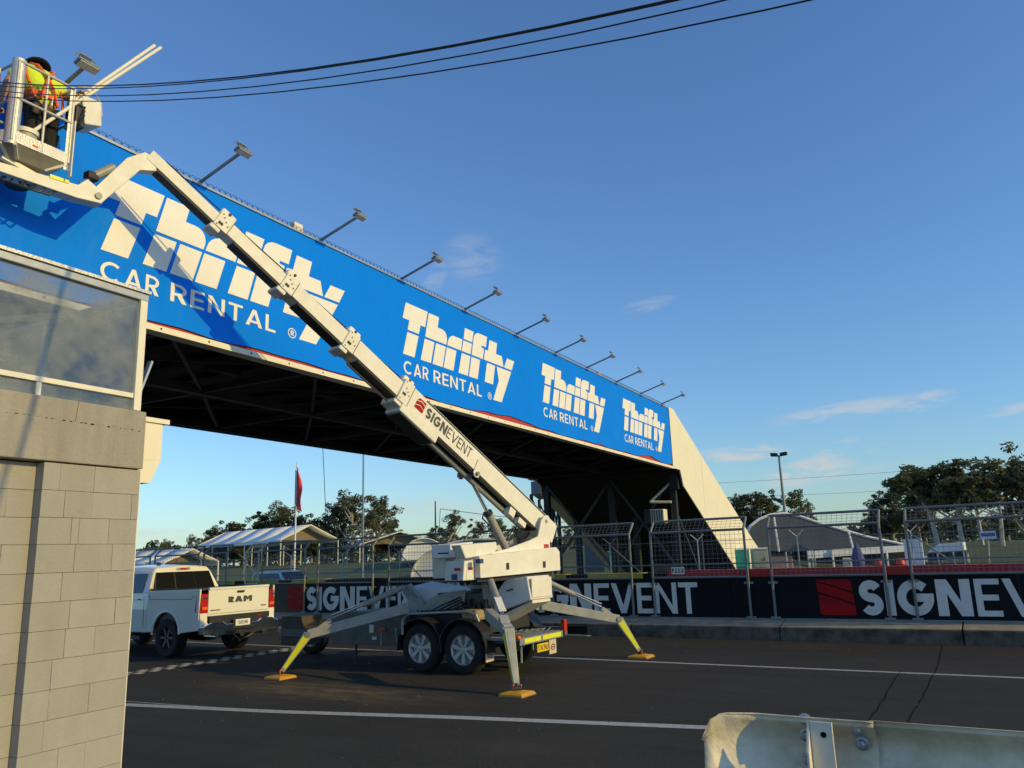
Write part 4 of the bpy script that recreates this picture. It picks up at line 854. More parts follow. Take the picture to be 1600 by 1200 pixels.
MB().tube(O + E*.35 - Q*.215 - BN*.12, O + E*3.15 - Q*.235 - BN*.12, .02, 8).build('cable_tube', dark, bm_, smooth=True)
MB().tube(O + E*3.9 - Q*.24, O + E*5.1 - Q*.24, .022, 8).build('telescope_rod', chrome, bm_, smooth=True)
MB().box(O + E*.95 - Q*.29 - BN*.12, (.16, .12, .14), E, BN, Q).build('valve_block', cream, bm_); MB().box(O + E*.62 - Q*.30 - BN*.12, (.22, .10, .10), E, BN, Q).build('valve_block', cream, bm_)
MB().box(O + E*(-.22) + Q*.21 - BN*.05, (.10, .10, .07), E, BN, Q).build('beacon', orangel, bm_, bevel=.02)
for o_, t_ in ((-.175, -.02), (.175, .02)): MB().prism([(.02, .10), (.06, -.16), (.08, -.26), (.15, -.29), (.22, -.24), (.22, .02), (.14, .12)], (O + E*1.92 + BN*o_, E, Q), t_).build('cylinder_lug', liftw, bm_)
lug = O + E*2.06 - Q*.22
MB().tube(lug - BN*.24, lug + BN*.24, .035, 10).build('lug_pin', galvd, bm_, smooth=True)
cb = B(.98, 2.02, .22); cm = lug.lerp(cb, .50)
MB().tube(lug, cm, .032, 12).build('lift_rod', chrome, bm_, smooth=True); MB().tube(cm, cb, .070, 14).build('lift_cylinder', mat('cylinder_paint', (.33, .32, .28), .4), bm_, smooth=True)
MB().tube(cm.lerp(cb, -.02), cm.lerp(cb, .06), .082, 14).build('gland', dark, bm_, smooth=True); MB().path([cm + BU*.1, cm + BU*.14 - ZZ*.1, cm.lerp(cb, .4) + BU*.1], .014, 6).build('hose', blackpl, bm_, smooth=True)
# SIGNEVENT on the main section (reads down the boom)
Fs = O + E*3.78 - Q*.085 - BN*.1715
mb = MB()
for P in ([(0, .13), (.04, .20), (.20, .20), (.20, .155), (.1, .18)], [(0, .12), (.1, .16), (.2, .135), (.2, .075), (.1, .10), (0, .06)], [(0, .045), (.1, .085), (.2, .06), (.2, 0), (0, 0)]): mb.prism(P, (Fs, -E, Q), .003)
mb.build('red_emblem', signr, bm_)
mb = MB(); x = .26
for i, (ch, ww, wd) in enumerate([('S', .24, .13), ('I', .25, .045), ('G', .24, .165), ('N', .24, .165), ('E', .12, .105), ('V', .12, .155), ('E', .12, .105), ('N', .11, .13), ('T', .12, .115)]):
    text(mb, ch, (Fs - E*x, -E, Q), .185, w=ww, width=wd*.93, t=.003); x += wd*.93 + .02
mb.build('boom_lettering', mat('lettering_charcoal', (.05, .05, .045), .5), bm_)
# jib and basket carrier
jb = bpy.data.objects.new('jib', None); col.objects.link(jb); jb.parent = BL; jb.location = B(7.8, 6.7, .2) - worg(BL)
MB().prism([(-7.60, 6.78), (-7.80, 6.72), (-8.22, 6.14), (-8.33, 6.15), (-8.35, 6.24), (-7.97, 6.82), (-7.76, 6.98), (-7.62, 6.95)], (B(0, 0, .295), -BU, ZZ), .15).build('jib_arm', liftw, jb, bevel=.008)
MB().tube(B(8.10, 6.66, .2), B(8.32, 6.46, .2), .055, 12).build('jib_cylinder', mat('cylinder_paint', (.33, .32, .28), .4), jb, smooth=True); MB().tube(B(8.32, 6.46, .2), B(8.46, 6.32, .2), .022, 8).build('jib_rod', chrome, jb, smooth=True)
MB().box(B(8.34, 6.45, .2), (.12, .14, .10)).build('jib_valve', dark, jb, bevel=.02)
MB().tube(B(8.29, 6.18, .06), B(8.29, 6.18, .34), .04, 14).build('jib_pin', galvd, jb, smooth=True)
MB().prism([(-8.24, 6.10), (-8.24, 6.24), (-8.42, 6.35), (-8.52, 6.24), (-9.35, 6.22), (-9.35, 6.12), (-8.52, 6.08)], (B(0, 0, .26), -BU, ZZ), .18).build('carrier_arm', liftw, jb, bevel=.008)
MB().prism([(-8.62, 6.215), (-8.62, 6.255), (-8.82, 6.26), (-8.82, 6.22)], (B(0, 0, .075), -BU, ZZ), .004).build('reflective_strip', yellow, jb)
MB().tube(B(9.05, 6.22, .35), B(9.05, 6.33, .35), .19, 24).build('rotator', mat('rotator_brown', (.30, .17, .06), .6, var=.3, vs=20), jb, smooth=True)
MB().tube(B(9.05, 6.12, .35), B(9.05, 6.25, .35), .12, 20).build('rotator_hub', dark, jb, smooth=True)
for k in range(4): MB().path([B(8.7+.1*k, 6.15, .15), B(8.8+.1*k, 6.02, .1), B(8.95+.12*k, 6.05, .15), B(9.1, 6.2, .2)], .013, 6).build('hose', blackpl, jb, smooth=True)
MB().bar(B(9.3, 6.30, .1), B(8.95, 6.22, .14), .05).build('rotator_arm', cream, jb)
# basket
bk = bpy.data.objects.new('basket', None); col.objects.link(bk); bk.parent = BL; bk.location = Vector((-8.5, 4.6, 6.4)) - worg(BL)
x0, x1, y0, y1, zf, zt = -8.86, -8.22, 4.22, 4.93, 6.40, 7.38
fl_ = [(x1, y0+.10), (x1, y1-.04), (x1-.06, y1), (x0+.1, y1), (x0, y1-.12), (x0, y0+.1), (x0+.1, y0), (x1-.1, y0)]
def prz(poly, z0, z1): mb = MB(); n = len(poly); mb.v += [Vector((a, b, z0)) for a, b in poly] + [Vector((a, b, z1)) for a, b in poly]; mb.f += [tuple(reversed(range(n))), tuple(range(n, 2*n))] + [(k, (k+1) % n, n+(k+1) % n, n+k) for k in range(n)]; return mb
prz(fl_, 6.405, 6.43).build('floor', alum, bk)
mb = MB(); n = len(fl_); cx_, cy_ = -8.54, 4.57; inn = [(cx_ + (a-cx_)*.55, cy_ + (b-cy_)*.55) for a, b in fl_]
mb.v += [Vector((a, b, 6.40)) for a, b in fl_] + [Vector((a, b, 6.30)) for a, b in inn]; mb.f += [(k, n+k, n+(k+1) % n, (k+1) % n) for k in range(n)] + [tuple(reversed(range(n, 2*n)))]
mb.build('floor_pan', mat('pan_paint', (.42, .40, .35), .6, var=.25, vs=9), bk)
for p, q in ((fl_[1], inn[1]), (fl_[0], inn[0]), (fl_[5], inn[5]), (fl_[7], inn[7])): MB().bar((p[0], p[1], 6.385), (q[0], q[1], 6.30), .03).build('floor_rib', cream, bk)
sk = MB()
for k in range(n):
    p, q = fl_[k], fl_[(k+1) % n]; sk.bar((p[0], p[1], 6.47), (q[0], q[1], 6.47), .012, .13)
sk.build('kick_plate', alum, bk)
MB().wbox(x1+.007, x1+.011, 4.50, 4.56, 6.44, 6.46).build('orange_reflector', orange, bk)
def plate(c, r, hgt, a0, a1, nm):
    mb = MB(); pts = [(c[0] + r*math.cos(R(a)), c[1] + r*math.sin(R(a))) for a in range(a0, a1+1, 15)]
    for k in range(len(pts)-1): p, q = pts[k], pts[k+1]; mb.hexa([(p[0], p[1], hgt[0]), (q[0], q[1], hgt[0]), (q[0]*1, q[1], hgt[0]), (p[0], p[1], hgt[0])][:0] or [Vector((p[0], p[1], hgt[0])), Vector((q[0], q[1], hgt[0])), Vector((c[0]+(q[0]-c[0])*.94, c[1]+(q[1]-c[1])*.94, hgt[0])), Vector((c[0]+(p[0]-c[0])*.94, c[1]+(p[1]-c[1])*.94, hgt[0])), Vector((p[0], p[1], hgt[1])), Vector((q[0], q[1], hgt[1])), Vector((c[0]+(q[0]-c[0])*.94, c[1]+(q[1]-c[1])*.94, hgt[1])), Vector((c[0]+(p[0]-c[0])*.94, c[1]+(p[1]-c[1])*.94, hgt[1]))])
    return mb.build(nm, alum, bk, smooth=True)
plate((x1-.07, y0+.09), .075, (6.38, 7.40), -90, 45, 'corner_plate'); plate((x1-.04, y1-.045), .045, (6.33, 7.33), -30, 100, 'corner_plate')
rl = mat('basket_rail', (.62, .60, .53), .4, metal=.3, var=.2, vs=12)
corners = [(x1, y0+.06), (x1, y1-.02), (x0, y1-.04), (x0, y0+.04)]
for z in (7.36, 6.92):
    for k in range(4):
        p, q = corners[k], corners[(k+1) % 4]; MB().tube((p[0], p[1], z), (q[0], q[1], z), .016, 8).build('rail', rl, bk, smooth=True)
for (a, b) in corners + [(x1, 4.60), (x0, 4.55), (-8.54, y0+.03)]: MB().tube((a, b, 6.42), (a, b, 7.36), .014, 8).build('upright', rl, bk, smooth=True)
MB().path([(x1+.01, y1, 7.40), (x1+.02, y1+.16, 7.47), (x1-.02, y1+.32, 7.36), (x1-.05, y1+.36, 7.22)], .010, 6).build('guard_hoop', rl, bk, smooth=True)
MB().path([(x1-.2, y1, 7.40), (x1-.2, y1+.2, 7.46), (x1-.2, y1+.34, 7.3)], .010, 6).build('guard_hoop', rl, bk, smooth=True)
MB().hexa([(x1-.30, y1+.14, 6.98), (x1+.02, y1+.12, 6.98), (x1+.02, y1+.33, 7.05), (x1-.30, y1+.33, 7.05), (x1-.30, y1+.06, 7.33), (x1+.02, y1+.06, 7.33), (x1+.02, y1+.30, 7.36), (x1-.30, y1+.30, 7.36)]).build('control_box', liftw, bk, bevel=.015)
MB().box((x1-.1, y1+.07, 7.05), (.22, .12, .26)).build('control_panel', blackpl, bk, bevel=.02)
for k in range(3): MB().path([(x1-.05, y1+.03, 7.2-.05*k), (x1+.03, y1+.1, 7.18-.05*k), (x1+.02, y1+.05, 7.0-.05*k), (x1-.05, y1, 6.9)], .010, 6).build('hose', blackpl, bk, smooth=True)
MB().bar((x1+.015, y1+.0, 6.26), (x1+.015, y1+.0, 6.95), .012, .05).build('side_stay', cream, bk)
MB().prism([(0, 0), (.26, 0), (.30, .42), (.12, .50), (0, .30)], (Vector((-8.55, 4.66, 6.45)), Vector((0, 1, 0)), ZZ), .03).build('tool_tray', blackcloth, bk)
# red roll and bucket in the basket, poles
rr = thing('banner_roll', (-8.3, 4.13, 6.5), 'rolled red banner standing at the left side of the lift basket', 'banner roll')
MB().tube((-8.35, 4.10, 6.45), (-8.38, 4.10, 7.15), .075, 14).build('roll', red, rr, smooth=True); MB().tube((-8.35, 4.10, 6.80), (-8.35, 4.10, 6.84), .078, 14).build('strap', dark, rr)
bu = thing('bucket', (-8.38, 4.50, 6.43), 'cream rimmed bucket on the basket floor at the feet of the worker', 'bucket')
MB().lathe((-8.38, 4.50, 6.43), ZZ, [(.001, .004), (.11, .004), (.125, .20), (.115, .20), (.10, .02)], 20).build('pail', mat('bucket_grey', (.34, .33, .30), .5), bu, smooth=True)
MB().lathe((-8.38, 4.50, 6.63), ZZ, [(.125, -.02), (.137, -.02), (.137, .03), (.115, .03), (.115, -.02)], 20).build('rim', cream, bu, smooth=True)
for i, (p, q, lb) in enumerate((((-8.27, 4.50, 6.62), (-8.15, 5.93, 8.50), 'longer of the two cream poles sticking out of the lift basket'), ((-8.30, 4.95, 7.25), (-8.18, 5.86, 8.50), 'upper, slightly shorter cream pole beside the longer one above the basket'))):
    t = MB().tube(p, q, .021, 10).build('plastic_pole', pvc, smooth=True, label=lb, cat='pole')

# ------------------------------------------------------------------ the worker
def skinned(name, verts, edges, m, parent, root=0, sub=2):
    org = worg(parent); me = bpy.data.meshes.new(name); me.from_pydata([Vector(v[:3]) - org for v in verts], edges, []); o = bpy.data.objects.new(name, me); col.objects.link(o); o.parent = parent
    s = o.modifiers.new('skin', 'SKIN'); sv = me.skin_vertices[0].data
    for i, v in enumerate(verts):
        r = v[3]; sv[i].radius = (r, r) if not isinstance(r, tuple) else r
        sv[i].use_root = (i == root)
    s.use_smooth_shade = True; ss = o.modifiers.new('sub', 'SUBSURF'); ss.levels = sub; ss.render_levels = sub
    me.materials.append(m); return o
wk = thing('person', (-8.5, 4.62, 6.43), 'person in hi-vis shirt, black trousers and black hat leaning over the basket rail', 'person')
WX, WY = -8.47, 4.70
def wp_(dx, dy, z, r): return (WX + dx, WY + dy, z, r)       # -x is away (towards banner)
V = [wp_(0, 0, 7.02, .10), wp_(-.05, -.01, 7.20, .13), wp_(-.11, -.01, 7.38, .145), wp_(-.19, .02, 7.50, .055), wp_(-.24, .03, 7.56, .075), wp_(-.27, .03, 7.63, .072),
     wp_(-.11, -.20, 7.42, .062), wp_(-.11, -.34, 7.22, .046), wp_(-.16, -.36, 7.00, .036), wp_(-.18, -.35, 6.94, .032),
     wp_(-.10, .19, 7.42, .062), wp_(-.02, .29, 7.30, .047), wp_(.10, .30, 7.29, .037), wp_(.17, .30, 7.305, .032),
     wp_(.01, -.09, 6.97, .08), wp_(.03, -.10, 6.73, .065), wp_(.06, -.10, 6.52, .045), wp_(0, -.10, 6.46, .04),
     wp_(.01, .09, 6.97, .08), wp_(-.02, .12, 6.73, .065), wp_(.03, .13, 6.52, .045), wp_(-.04, .13, 6.46, .04)]
Ee = [(0, 1), (1, 2), (2, 3), (3, 4), (4, 5), (2, 6), (6, 7), (7, 8), (8, 9), (2, 10), (10, 11), (11, 12), (12, 13), (0, 14), (14, 15), (15, 16), (16, 17), (0, 18), (18, 19), (19, 20), (20, 21)]
skinned('body', V, Ee, skin, wk)
skinned('shirt', [wp_(.01, 0, 7.00, .135), wp_(-.04, -.01, 7.18, .16), wp_(-.10, -.01, 7.36, .175), wp_(-.17, .01, 7.47, .09), wp_(-.11, -.20, 7.42, .095), wp_(-.11, -.31, 7.26, .078), wp_(-.10, .19, 7.42, .095), wp_(-.03, .28, 7.35, .078)], [(0, 1), (1, 2), (2, 3), (2, 4), (4, 5), (2, 6), (6, 7)], hivis, wk)
skinned('trousers', [wp_(0, 0, 7.02, .13), wp_(.01, -.09, 6.95, .11), wp_(.03, -.10, 6.73, .09), wp_(.06, -.10, 6.52, .072), wp_(.01, .09, 6.95, .11), wp_(-.02, .12, 6.73, .09), wp_(.03, .13, 6.52, .072)], [(0, 1), (1, 2), (2, 3), (0, 4), (4, 5), (5, 6)], blackcloth, wk)
MB().lathe((WX-.25, WY+.03, 7.62), Vector((-.45, .05, .88)), [(.001, .10), (.055, .097), (.078, .07), (.086, 0), (.140, -.022), (.150, -.012), (.142, -.006), (.088, .014)], 24).build('hat', blackcloth, wk, smooth=True)
for s in (-1, 1):
    MB().path([(WX+.130, WY+s*.10, 7.06), (WX+.125, WY+s*.06, 7.20), (WX+.085, WY-.005, 7.36), (WX+.0, WY-s*.09, 7.50), (WX-.12, WY-s*.11, 7.55)], .017, 6).build('harness_strap', orange, wk, smooth=True)
    MB().path([(WX+.135, WY+s*.155, 7.05), (WX+.06, WY+s*.19, 7.20), (WX-.02, WY+s*.20, 7.36), (WX-.08, WY+s*.17, 7.50)], .014, 6).build('harness_strap', orange, wk, smooth=True)
MB().box((WX+.098, WY-.005, 7.37), (.03, .06, .05)).build('harness_ring', dark, wk, bevel=.01)
for s in (-1, 1): MB().path([(WX+.128, WY+s*.03, 7.04), (WX+.133, WY+s*.03, 7.13)], .012, 6).build('reflective_tape', alum, wk, smooth=True)
mb = MB()
for k in range(18):
    a0, a1 = 2*math.pi*k/18, 2*math.pi*(k+1)/18; c = Vector((WX-.030, WY-.01, 7.14)); f = lambda a, rr_, z: c + Vector((math.cos(a)*rr_*1.08, math.sin(a)*rr_*1.22, z))
    mb.hexa([f(a0, .148, -.025), f(a1, .148, -.025), f(a1, .14, -.025), f(a0, .14, -.025), f(a0, .150, .025), f(a1, .150, .025), f(a1, .14, .025), f(a0, .14, .025)])
mb.build('waist_band', orange, wk, smooth=True)
mb = MB()
for k in range(18):
    a0, a1 = 2*math.pi*k/18, 2*math.pi*(k+1)/18; c = Vector((WX+.0, WY, 6.99)); f = lambda a, rr_, z: c + Vector((math.cos(a)*rr_, math.sin(a)*rr_*1.2, z))
    mb.hexa([f(a0, .138, -.025), f(a1, .138, -.025), f(a1, .12, -.025), f(a0, .12, -.025), f(a0, .138, .025), f(a1, .138, .025), f(a1, .12, .025), f(a0, .12, .025)])
mb.build('tool_belt', mat('belt_brown', (.06, .035, .02), .7), wk, smooth=True)
MB().box((WX+.13, WY-.13, 6.93), (.05, .09, .13)).build('tool_pouch', mat('belt_brown', (.06, .035, .02), .7), wk, bevel=.015)
for (hx_, hy_, hz_, s) in ((WX+.20, WY+.30, 7.305, 1), (WX-.19, WY-.36, 6.90, -1)):
    for k in range(4): MB().path([(hx_-.03+.018*k, hy_-.01, hz_+.02), (hx_-.03+.018*k, hy_+.035, hz_+.025-.002*k), (hx_-.03+.018*k, hy_+.045, hz_-.01), (hx_-.03+.018*k, hy_+.025, hz_-.03)], [.010, .009, .008, .007], 6).build('finger', skin, wk, smooth=True)
    MB().path([(hx_-.04, hy_-.02, hz_+.01), (hx_-.055, hy_+.0, hz_-.01), (hx_-.04, hy_+.02, hz_-.025)], [.011, .010, .008], 6).build('thumb', skin, wk, smooth=True)
for dy, dx in ((-.10, .04), (.13, .0)): MB().hexa([(WX+dx-.20, WY+dy-.045, 6.432), (WX+dx+.09, WY+dy-.045, 6.432), (WX+dx+.09, WY+dy+.045, 6.432), (WX+dx-.20, WY+dy+.045, 6.432), (WX+dx-.16, WY+dy-.035, 6.48), (WX+dx+.08, WY+dy-.04, 6.55), (WX+dx+.08, WY+dy+.04, 6.55), (WX+dx-.16, WY+dy+.035, 6.48)]).build('boot', mat('boot_tan', (.12, .07, .03), .7), wk, bevel=.02)
wk.scale = (1, 1, 1.08)
# ================================================================== PICKUP (white crew cab) ahead of the trailer
TKx, TKy, TKh = -15.10, 13.13, R(175.2)
F_ = Vector((math.cos(TKh), math.sin(TKh), 0)); L_ = Vector((-F_.y, F_.x, 0))   # forward, left (= near side)
tk = thing('pickup_truck', (TKx, TKy, 0), 'white crew cab pickup with RAM lettering on its tailgate, half hidden by the block building', 'pickup')
def K(f, l, z): return Vector((TKx, TKy, 0)) + F_*f + L_*l + ZZ*z
tw_ = mat('truck_white', (.80, .79, .74), .22, var=.03, vs=1, coat=.6)
def kbox(f0, f1, l0, l1, z0, z1, nm, m, p=tk, bev=0): return MB().hexa([K(f1, l0, z0), K(f0, l0, z0), K(f0, l1, z0), K(f1, l1, z0)][::1] + [K(f1, l0, z1), K(f0, l0, z1), K(f0, l1, z1), K(f1, l1, z1)]).build(nm, m, p, bevel=bev)
arch = lambda c, r, n=14: [(c + r*math.cos(R(180 - 180*k/n)), .50 + (r-.02)*math.sin(R(180 - 180*k/n))) for k in range(n+1)]
# bed side with wheel arch, sweeping up
for s in (1, -1):
    P = [(-1.12, .58), (-.52, .52)] + arch(0, .50)[::1] + [(.56, .52), (.72, .52), (.72, 1.40), (-1.14, 1.43)]
    fr = (K(0, s*.97, 0), F_ if s < 0 else -F_, ZZ)
    poly = [((f if s < 0 else -f), z) for f, z in P]
    MB().prism(poly, (K(0, s*.955, 0), (F_ if s < 0 else -F_), ZZ), .04).build('bed_side', tw_, tk, bevel=.012)
    # flare
    pts = [K(.49*math.cos(R(a)), s*.995, .50 + .47*math.sin(R(a))) for a in range(-4, 185, 8)]
    MB().path(pts, .028, 6).build('arch_flare', tw_, tk, smooth=True)
    kbox(-1.10, .70, s*.99, s*1.002, 1.16, 1.165, 'crease', galvd) if False else None
    kbox(-1.12, .72, s*.90, s*.965, 1.405, 1.445, 'bed_rail', blackpl)
    kbox(-.6, .6, s*.60, s*.95, .75, 1.0, 'wheel_house', blackpl)
MB().path([K(-.95, 1.0, 1.30), K(-.85, 1.0, 1.22), K(-.1, 1.0, 1.22), K(.62, 1.0, 1.22), K(.66, 1.0, 1.32)], .004, 4).build('locker_seam', blackpl, tk)
kbox(-1.05, .70, -.93, .93, .62, .75, 'bed_floor', blackpl); kbox(.66, .72, -.93, .93, .75, 1.40, 'bed_front', blackpl)
kbox(-1.10, .70, -.90, .90, 1.400, 1.415, 'bed_cover', blackpl)
# tailgate
mb = MB(); F0 = (K(-1.16, .80, 0), -L_, ZZ)      # ux to the right seen from behind, normal points back
tg = MB().prism([(0, .86), (1.60, .86), (1.60, 1.42), (0, 1.42)], (K(-1.13, .80, 0), -L_, ZZ), .045).build('tailgate', tw_, tk, bevel=.015)
MB().prism([(0, 1.40), (1.60, 1.40), (1.60, 1.45), (0, 1.45)], (K(-1.13, .80, 0), -L_, ZZ), .07).build('spoiler_lip', tw_, tg, bevel=.015)
MB().prism([(.72, 1.31), (.90, 1.31), (.92, 1.36), (.72, 1.36)], (K(-1.175, .80, 0), -L_, ZZ), .02).build('handle', blackpl, tg, bevel=.005)
mb = MB(); text(mb, 'RAM', (K(-1.176, .30, 1.115), -L_, ZZ), .125, w=.30, gap=.14, width=.62, t=.012); mb.build('tailgate_lettering', mat('lettering_charcoal', (.05, .05, .045), .5), tg)
for k in range(6): MB().prism([(.05+k*.042, .965), (.08+k*.042, .965), (.08+k*.042, .99), (.05+k*.042, .99)], (K(-1.176, .80, 0), -L_, ZZ), .006).build('badge', dark, tg)
for k in range(3): MB().prism([(1.38+k*.05, .99), (1.42+k*.05, .99), (1.42+k*.05, 1.015), (1.38+k*.05, 1.015)], (K(-1.176, .80, 0), -L_, ZZ), .006).build('badge', dark, tg)
MB().prism([(.02, .90), (1.58, .90), (1.58, .91), (.02, .91)], (K(-1.174, .80, 0), -L_, ZZ), .004).build('seam', galvd, tg)
# taillights
for s in (1, -1):
    q = [K(-1.175, s*.80, .93), K(-1.15, s*.985, .93), K(-.98, s*1.0, .93), K(-.98, s*.90, .93)]
    q2 = [K(-1.175, s*.80, 1.33), K(-1.15, s*.97, 1.33), K(-1.0, s*1.0, 1.33), K(-1.0, s*.90, 1.33)]
    if s < 0: q, q2 = q[::-1], q2[::-1]
    t = MB().hexa(q + q2).build('tail_light', redl, tk, bevel=.02)
    MB().prism([(0, 1.0), (.13, 1.0), (.13, 1.06), (0, 1.06)], (K(-1.177, s*.89 + .065, 0), -L_, ZZ), .008).build('indicator', orangel, t)
    MB().prism([(0, 1.23), (.13, 1.23), (.13, 1.26), (0, 1.26)], (K(-1.177, s*.89 + .065, 0), -L_, ZZ), .008).build('reverse_lamp', chrome, t)
    kbox(-1.16, -1.10, s*.80 if s > 0 else -.98, .98 if s > 0 else -.80, .60, .93, 'corner_panel', tw_, tk, .01)
# bumper
bpr = MB().prism([(-.99, .50), (-.99, .66), (-.80, .735), (-.50, .735), (-.42, .68), (.42, .68), (.50, .735), (.80, .735), (.99, .66), (.99, .50), (.80, .47), (.30, .45), (-.30, .45), (-.80, .47)], (K(-1.14, 0, 0), -L_, ZZ), .16).build('bumper', chrome, tk, bevel=.035)
MB().prism([(-.78, .742), (-.50, .742), (-.42, .69), (.42, .69), (.50, .742), (.78, .742), (.78, .86), (-.78, .86)], (K(-1.10, 0, 0), -L_, ZZ), .13).build('bumper_step', blackpl, bpr, bevel=.01)
pl = MB().prism([(-.19, .62), (.19, .62), (.19, .755), (-.19, .755)], (K(-1.305, 0, 0), -L_, ZZ), .006).build('number_plate', mat('plate_white', (.75, .76, .76), .4), tk)
mb = MB(); text(mb, 'SIGN', (K(-1.312, .12, .65), -L_, ZZ), .075, w=.16, width=.24, t=.002); mb.build('plate_lettering', navy, pl)
MB().prism([(-.25, .57), (.25, .57), (.25, .775), (-.25, .775)], (K(-1.298, 0, 0), -L_, ZZ), .005).build('plate_recess', blackpl, tk)
MB().prism([(.45, .79), (.56, .79), (.56, .81), (.45, .81)], (K(-1.232, 0, 0), -L_, ZZ), .004).build('reflector', redl, tk)
for s in (1, -1): MB().tube(K(-.9, s*.62, .44), K(-1.27, s*.62, .44), .05, 14).build('exhaust', chrome, tk, smooth=True)
kbox(-1.3, -.9, -.05, .05, .40, .48, 'tow_hitch', dark); MB().tube(K(-.05, -.9, .42), K(-.05, .9, .42), .07).build('axle', dark, tk); kbox(-.3, .3, -.25, .25, .28, .55, 'differential', dark, tk, .08); kbox(-.95, 3.6, -.5, .5, .45, .62, 'underbody', dark)
MB().path([K(-1.25, .2, .45), K(-1.4, .1, .3), K(-1.5, .25, .32), K(-1.55, -.1, .45)], .014, 6).build('trailer_cable', blackpl, tk, smooth=True)
# cab (lofted)
def loft(rings, nm, m, parent, bev=0, smooth=False):
    mb = MB(); n = len(rings[0]); mb.v = [Vector(v) for r in rings for v in r]
    for k in range(len(rings)-1):
        for i in range(n): mb.f.append((k*n+i, k*n+(i+1) % n, (k+1)*n+(i+1) % n, (k+1)*n+i))
    mb.f.append(tuple(reversed(range(n)))); mb.f.append(tuple(range((len(rings)-1)*n, len(rings)*n)))
    return mb.build(nm, m, parent, bevel=bev, smooth=smooth)
def cring(f, wt, zt): return [K(f, -.98, .50), K(f, .98, .50), K(f, .985, 1.0), K(f, .955, 1.33), K(f, wt+.08, zt-.10), K(f, wt, zt-.01), K(f, 0, zt+.03), K(f, -wt, zt-.01), K(f, -wt-.08, zt-.10), K(f, -.955, 1.33), K(f, -.985, 1.0)]
loft([[K(.74, -.98, .50), K(.74, .98, .50), K(.74, .985, 1.0), K(.74, .955, 1.33), K(.93, .76, 1.80), K(.96, .68, 1.90), K(.97, 0, 1.94), K(.96, -.68, 1.90), K(.93, -.76, 1.80), K(.74, -.955, 1.33), K(.74, -.985, 1.0)], cring(1.35, .68, 1.94), cring(2.3, .68, 1.95), [K(3.3, -.98, .50), K(3.3, .98, .50), K(3.3, .985, 1.0), K(3.3, .955, 1.33), K(2.75, .76, 1.82), K(2.65, .68, 1.90), K(2.6, 0, 1.93), K(2.65, -.68, 1.90), K(2.75, -.76, 1.82), K(3.3, -.955, 1.33), K(3.3, -.985, 1.0)]], 'cab', tw_, tk, bev=.03)
loft([[K(3.3, -.98, .5), K(3.3, .98, .5), K(3.3, .98, 1.25), K(3.3, -.98, 1.25)], [K(4.75, -.96, .5), K(4.75, .96, .5), K(4.7, .93, 1.18), K(4.7, -.93, 1.18)]], 'bonnet', tw_, tk, bev=.05)
# rear window
def rear(l, z): t = (z-1.33)/.50; return K(.733 + .195*t, l*(1 - .13*t), z)
mb = MB(); q = [rear(.80, 1.385), rear(-.80, 1.385), rear(-.80, 1.80), rear(.80, 1.80)]; mb.hexa([v - F_*.014 for v in q] + [v + F_*.02 for v in q]); rw = mb.build('rear_window', glassd, tk, bevel=.004)
for l in (-.28, .28): MB().bar(rear(l, 1.39) - F_*.016, rear(l, 1.80) - F_*.016, .014, .006).build('window_divider', blackpl, rw)
MB().box(K(.92, 0, 1.865), (.05, .34, .05), F_, L_).build('brake_lamp', chrome, tk, bevel=.01); MB().box(K(.895, 0, 1.865), (.02, .18, .035), F_, L_).build('brake_lamp_lens', redl, tk)
MB().path([K(1.9, 0, 1.98), K(2.0, 0, 2.03)], [.06, .01], 8).build('aerial_fin', blackpl, tk)
MB().box(K(2.45, .55, 1.975), (.10, .10, .06), F_, L_).build('marker_light', orangel, tk, bevel=.02)
for f0, f1 in ((.98, 1.72), (1.80, 2.75)):
    for s in (1, -1):
        w_ = lambda z: .957 - (z-1.33)*.36
        q = [K(f0 + (.02 if f0 < 1 else 0), s*(w_(1.36)+.008), 1.36), K(f1, s*(w_(1.36)+.008), 1.36), K(f1 - (0 if f0 < 1 else .35), s*(w_(1.78)+.008), 1.78), K(f0 + .10, s*(w_(1.78)+.008), 1.78)]
        q = q if s < 0 else q[::-1]
        inn_ = [v - L_*s*.01 for v in q]; mb = MB(); mb.hexa(inn_ + q); mb.build('side_window', glassd, tk, bevel=.004)
for f in (.86, 1.76, 2.95): MB().bar(K(f, .988, .62), K(f, .99, 1.30), .006, .004).build('door_seam', blackpl, tk)
for f in (1.0, 1.9):
    MB().path([K(f, .99, 1.22), K(f+.03, 1.03, 1.22), K(f+.17, 1.03, 1.22), K(f+.20, .99, 1.22)], .013, 6).build('door_handle', chrome, tk, smooth=True)
kbox(.9, 3.2, .92, 1.02, .36, .44, 'side_step', blackpl)
